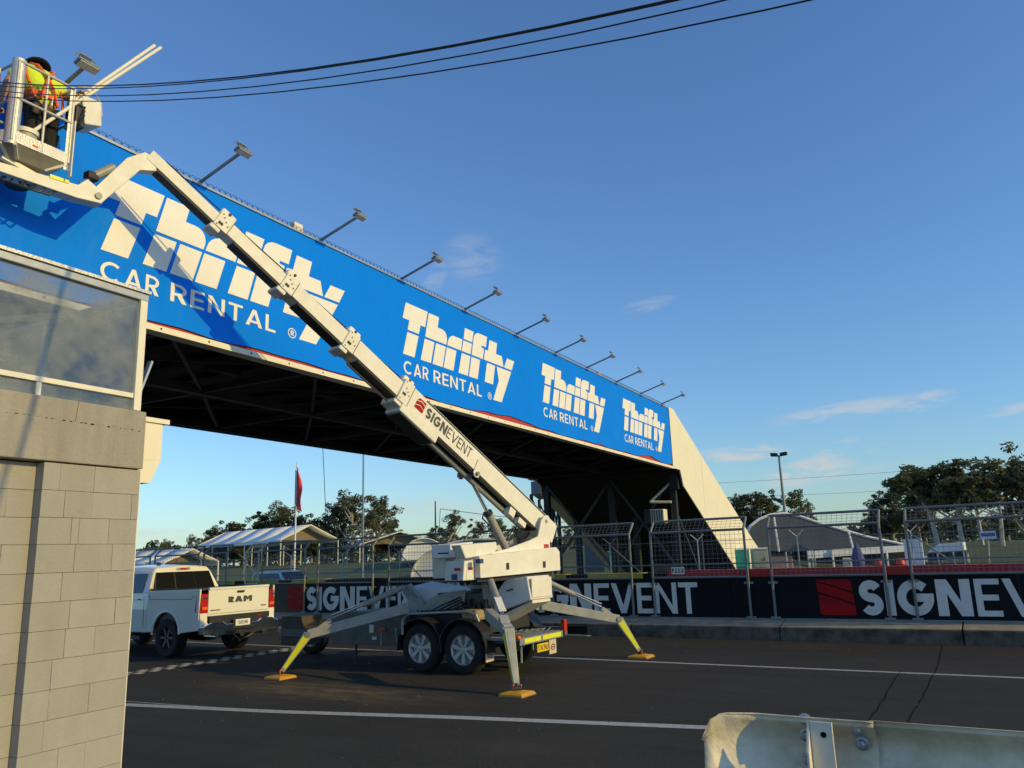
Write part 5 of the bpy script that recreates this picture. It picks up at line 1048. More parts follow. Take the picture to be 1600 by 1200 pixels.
# wheels
def twheel(f, l):
    wq = bpy.data.objects.new('wheel', None); col.objects.link(wq); wq.parent = tk; wq.location = K(f, l, .41) - worg(tk)
    c = K(f, l, .41); ax = L_ * (1 if l > 0 else -1); r, wd = .41, .28
    MB().lathe(c, ax, [(r*.60, wd*.48), (r*.72, wd*.5), (r*.92, wd*.5), (r*.985, wd*.42), (r, wd*.28), (r, -wd*.28), (r*.985, -wd*.42), (r*.9, -wd*.5), (r*.6, -wd*.48)], 32).build('tyre', black, wq, smooth=True)
    rm = MB().lathe(c, ax, [(r*.60, wd*.45), (r*.58, wd*.3), (r*.55, -wd*.3)], 28).lathe(c, ax, [(.001, wd*.2), (r*.56, wd*.05)], 28).build('rim', mat('dark_alloy', (.10, .10, .105), .35, metal=.5), wq, smooth=True)
    for k in range(6):
        a = 2*math.pi*k/6; e = F_*math.cos(a) + ZZ*math.sin(a); MB().bar(c + ax*wd*.36 + e*.03, c + ax*wd*.38 + e*r*.56, .05, .03, up=ax).build('spoke', mat('dark_alloy', (.1, .1, .1), .4), wq)
for f in (0, 3.67):
    for l in (.84, -.84): twheel(f, l)
# ================================================================== UTE beyond the wall
UT = at(440, 905, 37.5); UT.z = -.02; ut = thing('parked_ute', UT, 'silver ute with dark windows parked behind the black wall, roof showing above it', 'ute')
def Uu(f, l, z): return UT + (LX*f + LY*l + ZZ*z)*.9          # nose to the right
def u_(f, w_, z0, z1, wt): return [Uu(f, -w_, z0), Uu(f, w_, z0), Uu(f, w_, z1*.7+z0*.3), Uu(f, wt, z1), Uu(f, -wt, z1), Uu(f, -w_, z1*.7+z0*.3)]
silv = mat('ute_silver', (.55, .56, .56), .25, metal=.2, coat=.5)
loft([u_(-2.4, .88, .5, 1.1, .86), u_(-1.0, .9, .5, 1.12, .88), u_(1.4, .9, .5, 1.15, .86), u_(2.6, .85, .5, 1.02, .78)], 'body', silv, ut, .04)
loft([[Uu(-1.0, -.86, 1.12), Uu(-1.0, .86, 1.12), Uu(-.85, .68, 1.76), Uu(-.85, -.68, 1.76)], [Uu(-.2, -.86, 1.12), Uu(-.2, .86, 1.12), Uu(-.2, .68, 1.82), Uu(-.2, -.68, 1.82)], [Uu(1.35, -.86, 1.12), Uu(1.35, .86, 1.12), Uu(.55, .66, 1.78), Uu(.55, -.66, 1.78)]], 'cab', silv, ut, .03)
for q in ([(-.85, -.85, 1.18), (.0, -.85, 1.18), (.0, -.715, 1.70), (-.78, -.715, 1.68)], [(.06, -.85, 1.18), (1.0, -.85, 1.18), (.5, -.715, 1.70), (.06, -.715, 1.70)]):
    P = [Uu(*v) for v in q]; mb = MB(); mb.hexa([v + LY*.01 for v in P] + [v - LY*.022 for v in P]); mb.build('side_window', glassd, ut)
P = [Uu(1.24, -.74, 1.22), Uu(1.24, .74, 1.22), Uu(.66, .62, 1.72), Uu(.66, -.62, 1.72)]; mb = MB(); mb.hexa([v - ZZ*.01 for v in P] + [v + (LX*.5+ZZ*.6)*.03 for v in P]); mb.build('windscreen', glassd, ut)
MB().box(Uu(1.0, -.98, 1.22), (.12, .16, .14), LX, LY).build('mirror', silv, ut, bevel=.03)
for l in (-.6, .6): MB().tube(Uu(-.8, l, 1.88), Uu(.5, l, 1.88), .018, 6).build('roof_rack', blackpl, ut)
for f in (-.6, 0, .4): MB().tube(Uu(f, -.62, 1.88), Uu(f, .62, 1.88), .016, 6).build('roof_rack', blackpl, ut)
MB().path([Uu(-1.15, -.8, 1.1), Uu(-1.2, -.8, 1.55), Uu(-1.15, -.6, 1.75), Uu(-1.15, .6, 1.75), Uu(-1.2, .8, 1.55), Uu(-1.15, .8, 1.1)], .03, 8).build('sports_bar', silv, ut, smooth=True)
for f in (-1.5, 1.55):
    for l in (-.8, .8): MB().lathe(Uu(f, l, .36), LY, [(.001, .1), (.22, .1), (.34, .11), (.36, .06), (.36, -.06), (.34, -.11), (.001, -.1)], 20).build('wheel', black, ut, smooth=True)

# ================================================================== GUARDRAIL bottom right
gr = thing('guardrail', T(-.4, 2.45, 0), 'grimy zinc W-beam guardrail end close to the camera at the bottom right', 'guardrail')
prof = [(0, 1.43), (.012, 1.428), (.010, 1.415), (.030, 1.395), (.046, 1.375), (.052, 1.355), (.046, 1.335), (.028, 1.31), (.008, 1.29), (.0, 1.275), (.008, 1.26), (.028, 1.24), (.046, 1.215), (.052, 1.195), (.046, 1.175), (.030, 1.155), (.010, 1.135), (.012, 1.12), (0, 1.118)]
def wbeam(a0, a1, dd, nm, m, parent, n=10):
    mb = MB(); L = len(prof); t = .004
    for k in range(n+1):
        a = a0 + (a1-a0)*k/n
        for off in (0, t):
            for d, z in prof: mb.v.append(T(a, 2.45 + dd + d + off, z))
    for k in range(n):
        b = k*2*L; c = b + 2*L
        for i in range(L-1):
            mb.f.append((b+i, c+i, c+i+1, b+i+1)); mb.f.append((b+L+i+1, c+L+i+1, c+L+i, b+L+i))
        mb.f.append((b, b+L, c+L, c)); mb.f.append((b+L-1, c+L-1, c+2*L-1, b+2*L-1))
    b = n*2*L
    for i in range(L-1): mb.f.append((b+i, b+L+i, b+L+i+1, b+i+1)); mb.f.append((i+1, L+i+1, L+i, i))
    return mb.build(nm, m, parent, smooth=True)
wbeam(-.41, 2.6, .005, 'beam', guardm, gr)
# terminal plate: flared, rounded corner, turned outward at its free end
mb = MB(); na, L = 22, len(prof); fine = []
for i in range(L-1):
    for k in range(3): t = k/3; fine.append((prof[i][0]*(1-t)+prof[i+1][0]*t, prof[i][1]*(1-t)+prof[i+1][1]*t))
fine.append(prof[-1]); L = len(fine)
for k in range(na+1):
    s = k/na; a = -.845 + (.845-.40)*s
    fl2 = max(0, 1 - s*2.3)                       # flatten towards the end
    for d, z in fine:
        zz = 1.275 + (z-1.275)*(1.0 + .05*fl2); lim = 1.0
        if a < -.775: u = (-.775 - a)/.07; lim = math.sqrt(max(0, 1-u*u)); top = 1.365 + .075*lim; bot = 1.185 - .075*lim; zz = max(bot, min(top, zz))
        dd = d*(1-fl2*.8) - .10*fl2*fl2
        mb.v.append(T(a, 2.445 + dd + .004*math.sin(a*60)*fl2, zz))
for k in range(na):
    for i in range(L-1): b = k*L+i; mb.f.append((b, b+L, b+L+1, b+1))
o = mb.build('end_terminal', guardm, gr, smooth=True); so_ = o.modifiers.new('thick', 'SOLIDIFY'); so_.thickness = .005
def bolt(a, z, r=.011):
    d = 2.45 + .03; MB().lathe(T(a, d-.004, z), -LY, [(r*1.7, 0), (r*1.7, .004), (r*1.1, .006)], 14).lathe(T(a, d-.01, z), -LY, [(r, 0), (r, .016), (r*.5, .019), (.0005, .019)], 6).build('bolt', galv, gr)
for a, z in ((-.585, 1.415), (-.585, 1.375), (-.445, 1.40), (-.438, 1.365), (-.585, 1.31), (-.585, 1.16), (-.44, 1.16)): bolt(a, z)
MB().hexa([T(-.560, 2.415, .9), T(-.500, 2.415, .9), T(-.500, 2.421, .9), T(-.560, 2.421, .9), T(-.560, 2.415, 1.425), T(-.500, 2.415, 1.425), T(-.500, 2.421, 1.425), T(-.560, 2.421, 1.425)]).build('post_bracket', cream, gr, bevel=.002)
MB().hexa([T(-.567, 2.375, .9), T(-.561, 2.375, .9), T(-.561, 2.42, .9), T(-.567, 2.42, .9), T(-.567, 2.38, 1.35), T(-.561, 2.38, 1.35), T(-.561, 2.42, 1.425), T(-.567, 2.42, 1.425)]).build('post_flange', cream, gr)
MB().lathe(T(-.525, 2.4145, 1.392), -LY, [(.0001, .0006), (.008, .0006)], 14).build('post_hole', tard, gr)
MB().lbox(-.56, -.5, 2.36, 2.44, 0, .9).build('post', guardm, gr); MB().lbox(1.5, 1.6, 2.5, 2.62, 0, 1.4).build('post', guardm, gr)

# ================================================================== BEYOND: marquees, cabins, poles
def zg(p): return gz(p.x, p.y)
def marquee(name, ridge0, ridge1, eave, wd, h, label, m, cat='marquee', legs=4):
    """ridge line from ridge0 (near gable) to ridge1, eave heights above ground"""
    r0, r1 = Vector(ridge0), Vector(ridge1); d = (r1-r0); d.z = 0; L = d.length; d.normalize(); n_ = Vector((-d.y, d.x, 0))
    g0 = zg(r0); t = thing(name, (r0.x, r0.y, g0), label, cat); bays = max(2, legs)
    for k in range(bays):
        p = r0 + d*L*k/bays; q = r0 + d*(L*(k+1)/bays - .05); p.z = q.z = 0
        for s in (-1, 1):
            a_, b_ = p + n_*s*wd/2 + ZZ*(g0+eave), q + n_*s*wd/2 + ZZ*(g0+eave); c_, e_ = q + ZZ*(g0+h), p + ZZ*(g0+h)
            md = (a_ + e_)/2 + ZZ*(-.12); md2 = (b_ + c_)/2 + ZZ*(-.12)
            mb = MB(); mb.v = [a_, b_, md2, md, c_, e_]; mb.f = [(0, 1, 2, 3), (3, 2, 4, 5)]; o = mb.build('roof_sheet', m, t, smooth=True); sm = o.modifiers.new('t', 'SOLIDIFY'); sm.thickness = .04
            MB().hexa([a_ - ZZ*.3, b_ - ZZ*.3, b_ - ZZ*.3 + n_*.03, a_ - ZZ*.3 + n_*.03, a_, b_, b_ + n_*.03, a_ + n_*.03]).build('valance', m, t)
    for k in range(bays+1):
        p = r0 + d*L*k/bays
        for s in (-1, 1): q = p + n_*s*wd/2; MB().tube((q.x, q.y, g0), (q.x, q.y, g0+eave), .06, 6).build('leg', cream, t)
    for e in (r0, r1):
        for s in (-1, 1):
            q = e + n_*s*wd/2; MB().tube((q.x, q.y, g0+eave), (e.x, e.y, g0+h), .07, 6).build('gable_bar', cream, t)
    mb = MB(); p, q = r0 + d*L, r0 + d*L; MB().prism([(-wd/2, eave), (wd/2, eave), (0, h-.1)], (Vector((r0.x, r0.y, g0)) + d*1.2, n_, ZZ), .02).build('gable_lining', mat('marquee_lining', (.16, .13, .09), .8), t)
    return t
a1 = at(484.6, 860, 88); b1 = at(352, 868, 104); marquee('marquee', a1, b1, 2.6, 7.0, 4.15, 'long white ribbed marquee left, standing behind the flag pole on the grass', vinyl, legs=5)
a1 = at(300, 880, 62); b1 = at(215, 882, 66); marquee('marquee', a1, b1, 2.2, 5, 3.1, 'low white marquee seen above the pickup cab at the far left', vinyl, legs=3)
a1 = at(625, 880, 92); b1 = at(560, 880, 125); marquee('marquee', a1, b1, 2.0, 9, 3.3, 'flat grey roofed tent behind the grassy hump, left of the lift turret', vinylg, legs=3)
# arched tents
def dome(name, c, ax, L, wd, h, label, m, base=0, flat=.0):
    ax = Vector(ax).normalized(); n_ = Vector((-ax.y, ax.x, 0)); g0 = zg(c); c = Vector((c.x, c.y, g0)); t = thing(name, c, label, 'tent'); N_ = 18; K_ = 8
    prof = [(math.cos(R(180*k/N_))*wd/2, base + (h-base)*(math.sin(R(180*k/N_))**.85)) for k in range(N_+1)]
    for j in range(3):
        mb = MB()
        for q in (j/3*L + (.03 if j else 0), (j+1)/3*L):
            for x, z in prof: mb.v.append(c + ax*q + n_*x + ZZ*z)
        n1 = N_+1; mb.f = [(i, i+1, n1+i+1, n1+i) for i in range(N_)]
        o = mb.build('roof_sheet', m, t, smooth=True); sm = o.modifiers.new('t', 'SOLIDIFY'); sm.thickness = .05
    mb = MB(); mb.prism([(x, z) for x, z in prof], (c + ax*.3, n_, ZZ), .03); mb.build('end_wall', m, t)
    MB().path([c + n_*x + ZZ*z for x, z in prof], .05, 6).build('end_hoop', vinyl, t, smooth=True)
    return t
dome('arched_tent', at(662, 880, 66), (-.6, .8, 0), 10, 3.4, 2.3, 'small arched white tent just left of the lift turret', vinyl, .6)
dome('arched_tent', at(745, 880, 50), (-.3, .95, 0), 9, 8.5, 2.6, 'pale rounded tent directly behind the lift turret', vinyl, .2)
# the big grey marquee on the right: curved crown, long slope down to the right, white valance
BG = thing('big_marquee', at(1290, 860, 58), 'very large dark grey marquee with curved crown and white valance, right of the bridge', 'marquee')
D0 = 58
crown = [(1165, 838), (1172, 822), (1186, 811), (1204, 804), (1225, 802), (1248, 806), (1280, 817), (1320, 829), (1360, 840), (1400, 848), (1418, 853)]
topp = [at(x, y, D0 + (x-1165)*.012) for x, y in crown]; bot = [at(x, y+ (0 if False else 0), D0 + (x-1165)*.012) for x, y in [(x, 862 - (x-1165)*.028 if True else 0) for x, _ in crown]]
backs = [v + (v - CAM).normalized()*9 for v in topp]
for k in range(len(crown)-1):
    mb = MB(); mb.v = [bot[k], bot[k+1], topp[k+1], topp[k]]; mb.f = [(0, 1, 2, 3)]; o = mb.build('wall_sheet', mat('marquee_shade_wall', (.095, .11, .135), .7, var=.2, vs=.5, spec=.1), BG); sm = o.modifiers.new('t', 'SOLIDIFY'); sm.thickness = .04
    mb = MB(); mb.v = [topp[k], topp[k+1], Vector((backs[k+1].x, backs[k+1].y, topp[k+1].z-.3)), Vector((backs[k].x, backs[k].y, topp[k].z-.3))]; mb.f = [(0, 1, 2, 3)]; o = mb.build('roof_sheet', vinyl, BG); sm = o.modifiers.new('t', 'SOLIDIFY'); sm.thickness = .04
MB().path(topp, .10, 6).build('edge_trim', vinyl, BG, smooth=True)
vA, vB = at(1262, 862, D0-.6), at(1418, 853, D0+1.5); mb = MB(); mb.hexa([vA - ZZ*.45, vB - ZZ*.35, vB - ZZ*.35 + LY*.1, vA - ZZ*.45 + LY*.1, vA + ZZ*.05, vB + ZZ*.05, vB + ZZ*.05 + LY*.1, vA + ZZ*.05 + LY*.1]); mb.build('valance', vinyl, BG)
for x in (1209, 1326): p, q = at(x, 806 if x == 1209 else 831, D0-.3), at(x+8, 862, D0-.3); MB().tube(p, q, .08, 6).build('seam_rib', vinyl, BG)
for x in (1262, 1300, 1345, 1385, 1416): p = at(x, 860, D0-.3); MB().tube((p.x, p.y, zg(p)), p, .08, 6).build('leg', cream, BG)
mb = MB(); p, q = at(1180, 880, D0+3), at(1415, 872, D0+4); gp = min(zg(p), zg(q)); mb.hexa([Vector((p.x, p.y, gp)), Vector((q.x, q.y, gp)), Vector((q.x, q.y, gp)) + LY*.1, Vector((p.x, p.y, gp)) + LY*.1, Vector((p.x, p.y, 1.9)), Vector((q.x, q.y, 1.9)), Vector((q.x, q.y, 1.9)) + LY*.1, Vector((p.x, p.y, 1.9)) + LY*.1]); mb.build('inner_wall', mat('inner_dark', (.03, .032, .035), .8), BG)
for i, x in enumerate((1423, 1434)): 
    p = at(x, 866, D0-4); MB().box((p.x, p.y, 1.35), (.6, 1.2, 1.5)).build('side_flap', vinyl, BG)
def simplebox(name, x0, x1, y0, y1, D, depth, m, label, cat, trim=None, group=None):
    p, q = at(x0, y1, D), at(x1, y1, D); tz = at((x0+x1)/2, y0, D).z; g0 = min(p.z, q.z)
    t = thing(name, (p.x, p.y, g0), label, cat, group); u = (q-p); u.z = 0; L = u.length; u.normalize(); v = Vector((-u.y, u.x, 0)); c = p + u*L/2 + v*depth/2; c.z = (g0 + tz)/2
    MB().box(c, (L, depth, tz-g0), u, v).build('body', m, t, bevel=min(.04, L*.05))
    if trim: MB().box(c + ZZ*((tz-g0)/2+.03), (L*1.06, depth*1.06, .08), u, v).build('roof', trim, t, bevel=.02)
    MB().box(c - v*(depth/2+.012), (L*.72, .02, (tz-g0)*.82), u, v).build('door', m, t, bevel=.008); MB().box(c - v*(depth/2+.03) + u*L*.26, (.04, .03, .12), u, v).build('handle', dark, t)
    return t
simplebox('portable_toilet', 951, 963, 863, 891, 36, 1.1, teal, 'green portable cabin seen through the fence under the bridge', 'portable toilet', vinyl)
simplebox('portable_toilet', 1148, 1173, 859, 889, 40, 1.3, teal, 'wide teal portable cabin right of the bridge foot', 'portable toilet', vinyl)
simplebox('storage_cage', 1175, 1203, 858, 889, 41, 1.5, mat('cage_beige', (.40, .38, .32), .7, var=.2, vs=6), 'beige ribbed storage unit beside the teal cabin', 'container', vinyl)
simplebox('pink_cart', 1206, 1240, 868, 889, 45, 1.5, mat('cart_pink', (.45, .30, .30), .6, var=.3, vs=3), 'pinkish covered cart under the left end of the large grey marquee', 'cart', dark)
simplebox('white_cabinet', 1318, 1332, 872, 888, 47, 1.0, cream, 'small cream cabinet under the middle of the large grey marquee', 'cabinet')
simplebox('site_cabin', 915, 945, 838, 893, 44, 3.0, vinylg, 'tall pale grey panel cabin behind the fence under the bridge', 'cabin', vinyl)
simplebox('site_cabin', 1020, 1066, 858, 893, 42, 3.0, mat('cabin_grey', (.22, .22, .21), .7, var=.2, vs=2), 'low dull grey cabin in the shade under the bridge end', 'cabin', vinylg)
for i, (x0, x1, D, lb) in enumerate(((1425, 1438, 55, 'first'), (1441, 1450, 60, 'second'), (1454, 1463, 66, 'third'))):
    simplebox('white_crate', x0, x1, 870+i*-.5, 880-i*1.5, D, 1.2, vinyl, 'white box on the grass right of the large marquee, %s from its end' % lb, 'box', group='white boxes on the grass')
# a boat-like covered trailer
cvt = thing('covered_trailer', at(1478, 870, 62), 'low white covered trailer parked on the grass at the right', 'trailer')
p, q = at(1446, 865, 62), at(1508, 860, 62); mb = MB(); U = (q-p); mb.hexa([p, q, q + LY*2, p + LY*2, p + U*.35 + ZZ*.55, q + ZZ*.55 - U*.02, q + LY*2 + ZZ*.55, p + U*.35 + LY*2 + ZZ*.55]); mb.build('cover', vinyl, cvt, bevel=.05)
for k in (.3, .7, .95): r = p + U*k; MB().tube((r.x, r.y, zg(r)), r, .06, 6).build('leg', galv, cvt)
mb = MB(); mb.hexa([p + U*.05 - ZZ*.5, q - ZZ*.5, q - ZZ*.5 + LY*1.8, p + U*.05 - ZZ*.5 + LY*1.8, p + U*.05 - ZZ*.02, q - ZZ*.02, q - ZZ*.02 + LY*1.8, p + U*.05 - ZZ*.02 + LY*1.8]); mb.build('frame', dark, cvt)
for i, x in enumerate((1373, 1407, 1413)):
    p = at(x, 878, 52+i); t = thing('red_barrier', (p.x, p.y, zg(p)), ['tall red barrier block behind the fence post left of the white poles', 'red rounded barrier piece right of the white poles', 'second red rounded barrier piece beside the marquee leg'][i], 'barrier')
    MB().lathe((p.x, p.y, zg(p)), ZZ, [(.001, 0), (.28, 0), (.26, .35), (.15, .5), (.27, .65), (.22, .95), (.001, .98)], 14).build('body', mat('barrier_red', (.62, .05, .03), .5), t, smooth=True)
# P23:2 board on the fence
t = thing('marker_board', T(-6.75, W0-.1, 1.42), 'small white board reading P23:2 hung on the fence mesh', 'sign')
MB().lbox(-6.93, -6.62, W0-.10, W0-.085, 1.36, 1.52).build('board', signg, t); mb = MB(); text(mb, 'P23:2', (T(-6.915, W0-.10, 1.39), LX, ZZ), .10, w=.17, width=.28, t=.003); mb.build('board_lettering', navy, t)
# a blue notice board on the grass
p = at(1544, 872, 62); t = thing('notice_board', (p.x, p.y, zg(p)), 'small blue and white notice board on a post on the far right grass', 'sign')
tp = at(1544, 836, 62); MB().tube((p.x, p.y, zg(p)), tp, .05, 6).build('post', galv, t); MB().box(tp, (.9, .06, .5), LX, LY).build('board', vinyl, t); MB().box(tp + ZZ*.03 - LY*.04, (.8, .02, .22), LX, LY).build('blue_panel', mat('notice_blue', (.10, .10, .35), .5), t)
# blue parasol-like cover and dark tent under the marquee
p = at(1342, 885, 46); t = thing('folded_parasol', (p.x, p.y, zg(p)), 'folded blue parasol standing under the large grey marquee', 'parasol')
MB().lathe((p.x, p.y, zg(p)), ZZ, [(.03, 0), (.03, .6), (.30, .7), (.34, 1.1), (.22, 1.6), (.05, 1.95), (.001, 2.0)], 10).build('canopy', mat('parasol_blue', (.06, .07, .20), .8), t, smooth=True)
p = at(1248, 888, 44); t = thing('dark_gazebo', (p.x, p.y, 0), 'dark pop-up gazebo in front of the left half of the large grey marquee', 'gazebo')
e = [at(1228, 862, 43), at(1268, 860, 43), at(1272, 860, 46), at(1236, 862, 46)]; ap = at(1246, 849, 44.5); mb = MB(); mb.v = e + [ap]; mb.f = [(0, 1, 4), (1, 2, 4), (2, 3, 4), (3, 0, 4), (3, 2, 1, 0)]; mb.build('canopy', dark, t)
for q in e: MB().tube((q.x, q.y, 0.2), q, .04, 6).build('leg', galv, t)

# poles, flag, masts, wires
def pole(name, px, ytop, ybase, D, r, label, cat, m=galv, r2=None):
    p, q = at(px[0], ytop, D), at(px[1], ybase, D); b = Vector((p.x, p.y, zg(p))); t = thing(name, b, label, cat)
    MB().tube(b, (b.x, b.y, p.z), r, 10, r2 or r*.6).build('shaft', m, t, smooth=True); return t, Vector((b.x, b.y, p.z))
t, tp = pole('flag_pole', (464, 462), 723, 880, 55, .07, 'tall thin white flag pole standing left of the tall grey mast', 'flag pole', vinyl)
fg = mat('flag_red', (.80, .05, .06), .7); mb = MB(); nn = 14
for k in range(nn+1):
    z = tp.z - .25 - k*.19; w_ = .22 + .28*min(1, k/6)
    for j in range(5): s = j/4; mb.v.append(tp + LX*(.04 + w_*s) + LY*(.10*math.sin(s*6+k*.5)*s) + ZZ*(z - tp.z - .5*s*(1-k/nn*.2)))
for k in range(nn):
    for j in range(4): b = k*5+j; mb.f.append((b, b+1, b+6, b+5))
fth = thing('flag', tp, 'limp red flag with a black hoist edge hanging on the thin white flag pole', 'flag')
fl_o = mb.build('cloth', fg, fth, smooth=True); sm = fl_o.modifiers.new('t', 'SOLIDIFY'); sm.thickness = .01
mb = MB(); mb.prism([(0, 0), (.05, 0), (.06, -2.2), (0, -2.4)], (tp + LX*.05 - ZZ*.5 - LY*.16, LX, ZZ), .01); mb.build('black_band', navy, fth)
pole('tall_mast', (568, 576), 700, 885, 48, .06, 'tall plain grey mast rising behind the fence to the bridge', 'mast', galvd, .05)
pole('short_mast', (680, 674), 783, 850, 90, .12, 'short dark mast with stay wires between the tree groups', 'mast', dark)
t, tp = pole('light_pole', (1217, 1240), 712, 800, 75, .16, 'tall lighting pole with twin flood heads, right of the bridge', 'light pole', galvd)
for s in (-1, 1): MB().box(tp + LX*s*.42 + ZZ*.12, (.62, .30, .32), (LX + ZZ*s*.10).normalized(), LY).build('flood_head', dark, t, bevel=.04)
MB().tube(tp - LX*.6, tp + LX*.6, .05, 6).build('cross_arm', galvd, t)
MB().lbox(0, 0, 0, 0, 0, 0) if False else None
def wire(pts, r, label, cat='wire', m=blackpl, grp=None):
    o = MB().path(pts, r, 6).build('overhead_wire', m, smooth=True, label=label, cat=cat, group=grp); return o
def dnp(px, py, dn): d = ray(px, py); return CAM + d * (dn / d.dot(LY))
def curve(ps, dn, n=24):
    P = [dnp(x, y, dn) for x, y in ps]; A = [-p.dot(LX)*-1 for p in P]; a0, a1 = A[0], A[-1]; out = []
    # least squares quadratic z(a) so that each wire hangs as a smooth sag in its vertical plane
    S = [[sum(a**(i+j) for a in A) for j in range(3)] for i in range(3)]; bb = [sum(p.z*a**i for p, a in zip(P, A)) for i in range(3)]
    M3 = Matrix(S); c = M3.inverted() @ Vector(bb)
    for k in range(n+1): a = (a0-5) + (a1+3-(a0-5))*k/n; out.append(T(a, dn, c[0] + c[1]*a + c[2]*a*a))
    return out
WL = [([(0, 128), (150, 134.5), (330, 126), (500, 104.5), (680, 74), (850, 41), (1060, 0)], 3.30, .0052, 'thickest and topmost of the power wires crossing the upper left sky'),
      ([(0, 134), (150, 138.5), (330, 129), (500, 107), (680, 76), (850, 43), (1060, 3)], 3.34, .0042, 'power wire running tight under the topmost one across the sky'),
      ([(0, 143), (150, 148), (330, 142), (500, 125), (680, 94), (900, 53), (1130, 0)], 3.30, .0042, 'third power wire from the top crossing the sky'),
      ([(0, 151), (170, 156), (330, 153), (500, 139), (700, 110), (900, 74), (1265, 0)], 3.30, .0042, 'lowest of the power wires crossing the upper sky')]
for ps, dn, r, lb in WL: wire(curve(ps, dn), r, lb, 'power wire', grp='power wires over the lane')
for i, (A_, B_, lb) in enumerate((((1000, 760), (1600, 720), 'upper of two faint distant power lines above the right hand trees'), ((1080, 778), (1600, 752), 'lower of two faint distant power lines behind the right hand trees'))):
    P = []; 
    for k in range(13): s = k/12; P.append(at(A_[0]*(1-s)+B_[0]*s, A_[1]*(1-s)+B_[1]*s + 7*4*s*(1-s)*.6, 190))
    wire(P, .035, lb, 'power wire', galvd)
P = [at(688 + (1050-688)*k/12, 795 + 24*(k/12) + 8*math.sin(math.pi*k/12), 88) for k in range(13)]; wire(P, .035, 'sagging dark cable strung behind the lift cylinder towards the bridge', 'cable', dark)
wire([at(504, 690, 45), at(509, 802, 45)], .018, 'thin hanging line under the bridge between flag pole and tall mast', 'cable', dark)
wire([at(688, 795, 88), at(685, 850, 88)], .03, 'thin stay wire beside the short dark mast', 'cable', dark)

# ================================================================== TREES
def leafmesh(seed, H, clumps, m, dens=1.0, lsz=.19):
    rnd = random.Random(seed); vs, fs = [], []
    for (cx, cy, cz, rx, rz) in clumps:
        sub = [(cx + rnd.gauss(0, .55)*rx, cy + rnd.gauss(0, .55)*rx, cz + rnd.gauss(0, .5)*rz, rnd.uniform(.24, .46)*rx) for _ in range(int(19*dens))]
        for (sx_, sy_, sz_, sr) in sub:
            for _ in range(int(66*dens)):
                while True:
                    a, b, c = rnd.uniform(-1, 1), rnd.uniform(-1, 1), rnd.uniform(-1, 1); q = a*a+b*b+c*c
                    if .15 < q < 1: break
                p = Vector((sx_ + a*sr, sy_ + b*sr, sz_ + c*sr*.75)); s = lsz*rnd.uniform(.6, 1.4)
                u = Vector((rnd.gauss(0, 1), rnd.gauss(0, 1), rnd.gauss(0, .7))).normalized(); v = u.cross(Vector((rnd.gauss(0, 1), rnd.gauss(0, 1), rnd.gauss(0, 1)))).normalized()
                i = len(vs); vs += [p - u*s, p + v*s*.42, p + u*s, p - v*s*.42]; fs.append((i, i+1, i+2, i+3))
    me = bpy.data.meshes.new('crown'); me.from_pydata(vs, [], fs); me.materials.append(m); return me
def treeproto(seed, kind):
    rnd = random.Random(seed); m = [leafA, leafB, leafC, leafA][kind]; H = 10.0; cl = []; br_ = []
    nl = rnd.randint(8, 11) if kind != 1 else rnd.randint(9, 12); base = rnd.uniform(1.2, 2.4)
    if kind == 3: nl = 9
    
    trunk = [Vector((0, 0, -.6)), Vector((rnd.uniform(-.2, .2), rnd.uniform(-.2, .2), base))]; top = Vector((rnd.uniform(-.5, .5), rnd.uniform(-.5, .5), 7.2)); br_.append(([trunk[0], trunk[1], trunk[1].lerp(top, .5) + Vector((rnd.uniform(-.4, .4), 0, 0)), top], [.30, .22, .13, .05]))
    if kind == 3: base = 3.0; trunk[1] = Vector((.2, 0, 3.0)); br_[0] = ([trunk[0], trunk[1], trunk[1].lerp(top, .5), top], [.26, .2, .12, .05])
    for k in range(nl):
        t = rnd.uniform(.1, .9); st = trunk[1].lerp(top, t*.8); ang = 2*math.pi*(k/nl) + rnd.uniform(-.4, .4); ln_ = rnd.uniform(1.6, 3.4)*(1-t*.35); en = st + Vector((math.cos(ang)*ln_, math.sin(ang)*ln_, rnd.uniform(1.2, 2.8)))
        en.z = min(en.z, 8.8); mid = st.lerp(en, .5) + Vector((0, 0, -.15)); br_.append(([st, mid, en], [.12, .08, .03])); r = rnd.uniform(1.2, 1.9) if kind != 1 else rnd.uniform(1.5, 2.2)
        if kind == 3: r = rnd.uniform(.95, 1.35); cl.append((en.x, en.y, en.z, r, r*.62))
        for _ in range(2): e2 = en + Vector((rnd.uniform(-1, 1), rnd.uniform(-1, 1), rnd.uniform(.2, 1.2))); br_.append(([mid.lerp(en, .6), e2], [.05, .015]))
    cl.append((top.x, top.y, 8.4, 1.7, 1.1)); cl.append((top.x + rnd.uniform(-1, 1), top.y, 7.0, 1.7, 1.2)); cl.append((rnd.uniform(-1, 1), rnd.uniform(-1, 1), 5.4, 1.6, 1.0))
    if kind == 3: cl = [c for c in cl if c[2] > 5.6]
    if kind == 1: cl += [(0, 0, 3.2, 2.2, 1.4), (1.2, 0, 4.6, 1.9, 1.3), (-1.3, .4, 4.4, 1.9, 1.3)]
    mb = MB()
    for pts, rr_ in br_: mb.path(pts, rr_, 6, False)
    o = mb.build('trunk', bark if kind != 3 else mat('pale_gum_bark', (.55, .52, .46), .7, c2=(.33, .29, .24), vs=2), smooth=True); tm = o.data; bpy.data.objects.remove(o)
    return tm, leafmesh(seed+99, H, cl, m, .9 if kind != 1 else 1.05)
protos = [treeproto(s, k) for s, k in ((1, 0), (2, 0), (3, 1), (4, 1), (5, 2), (6, 2), (8, 0), (9, 1), (21, 3), (22, 3), (23, 3))]
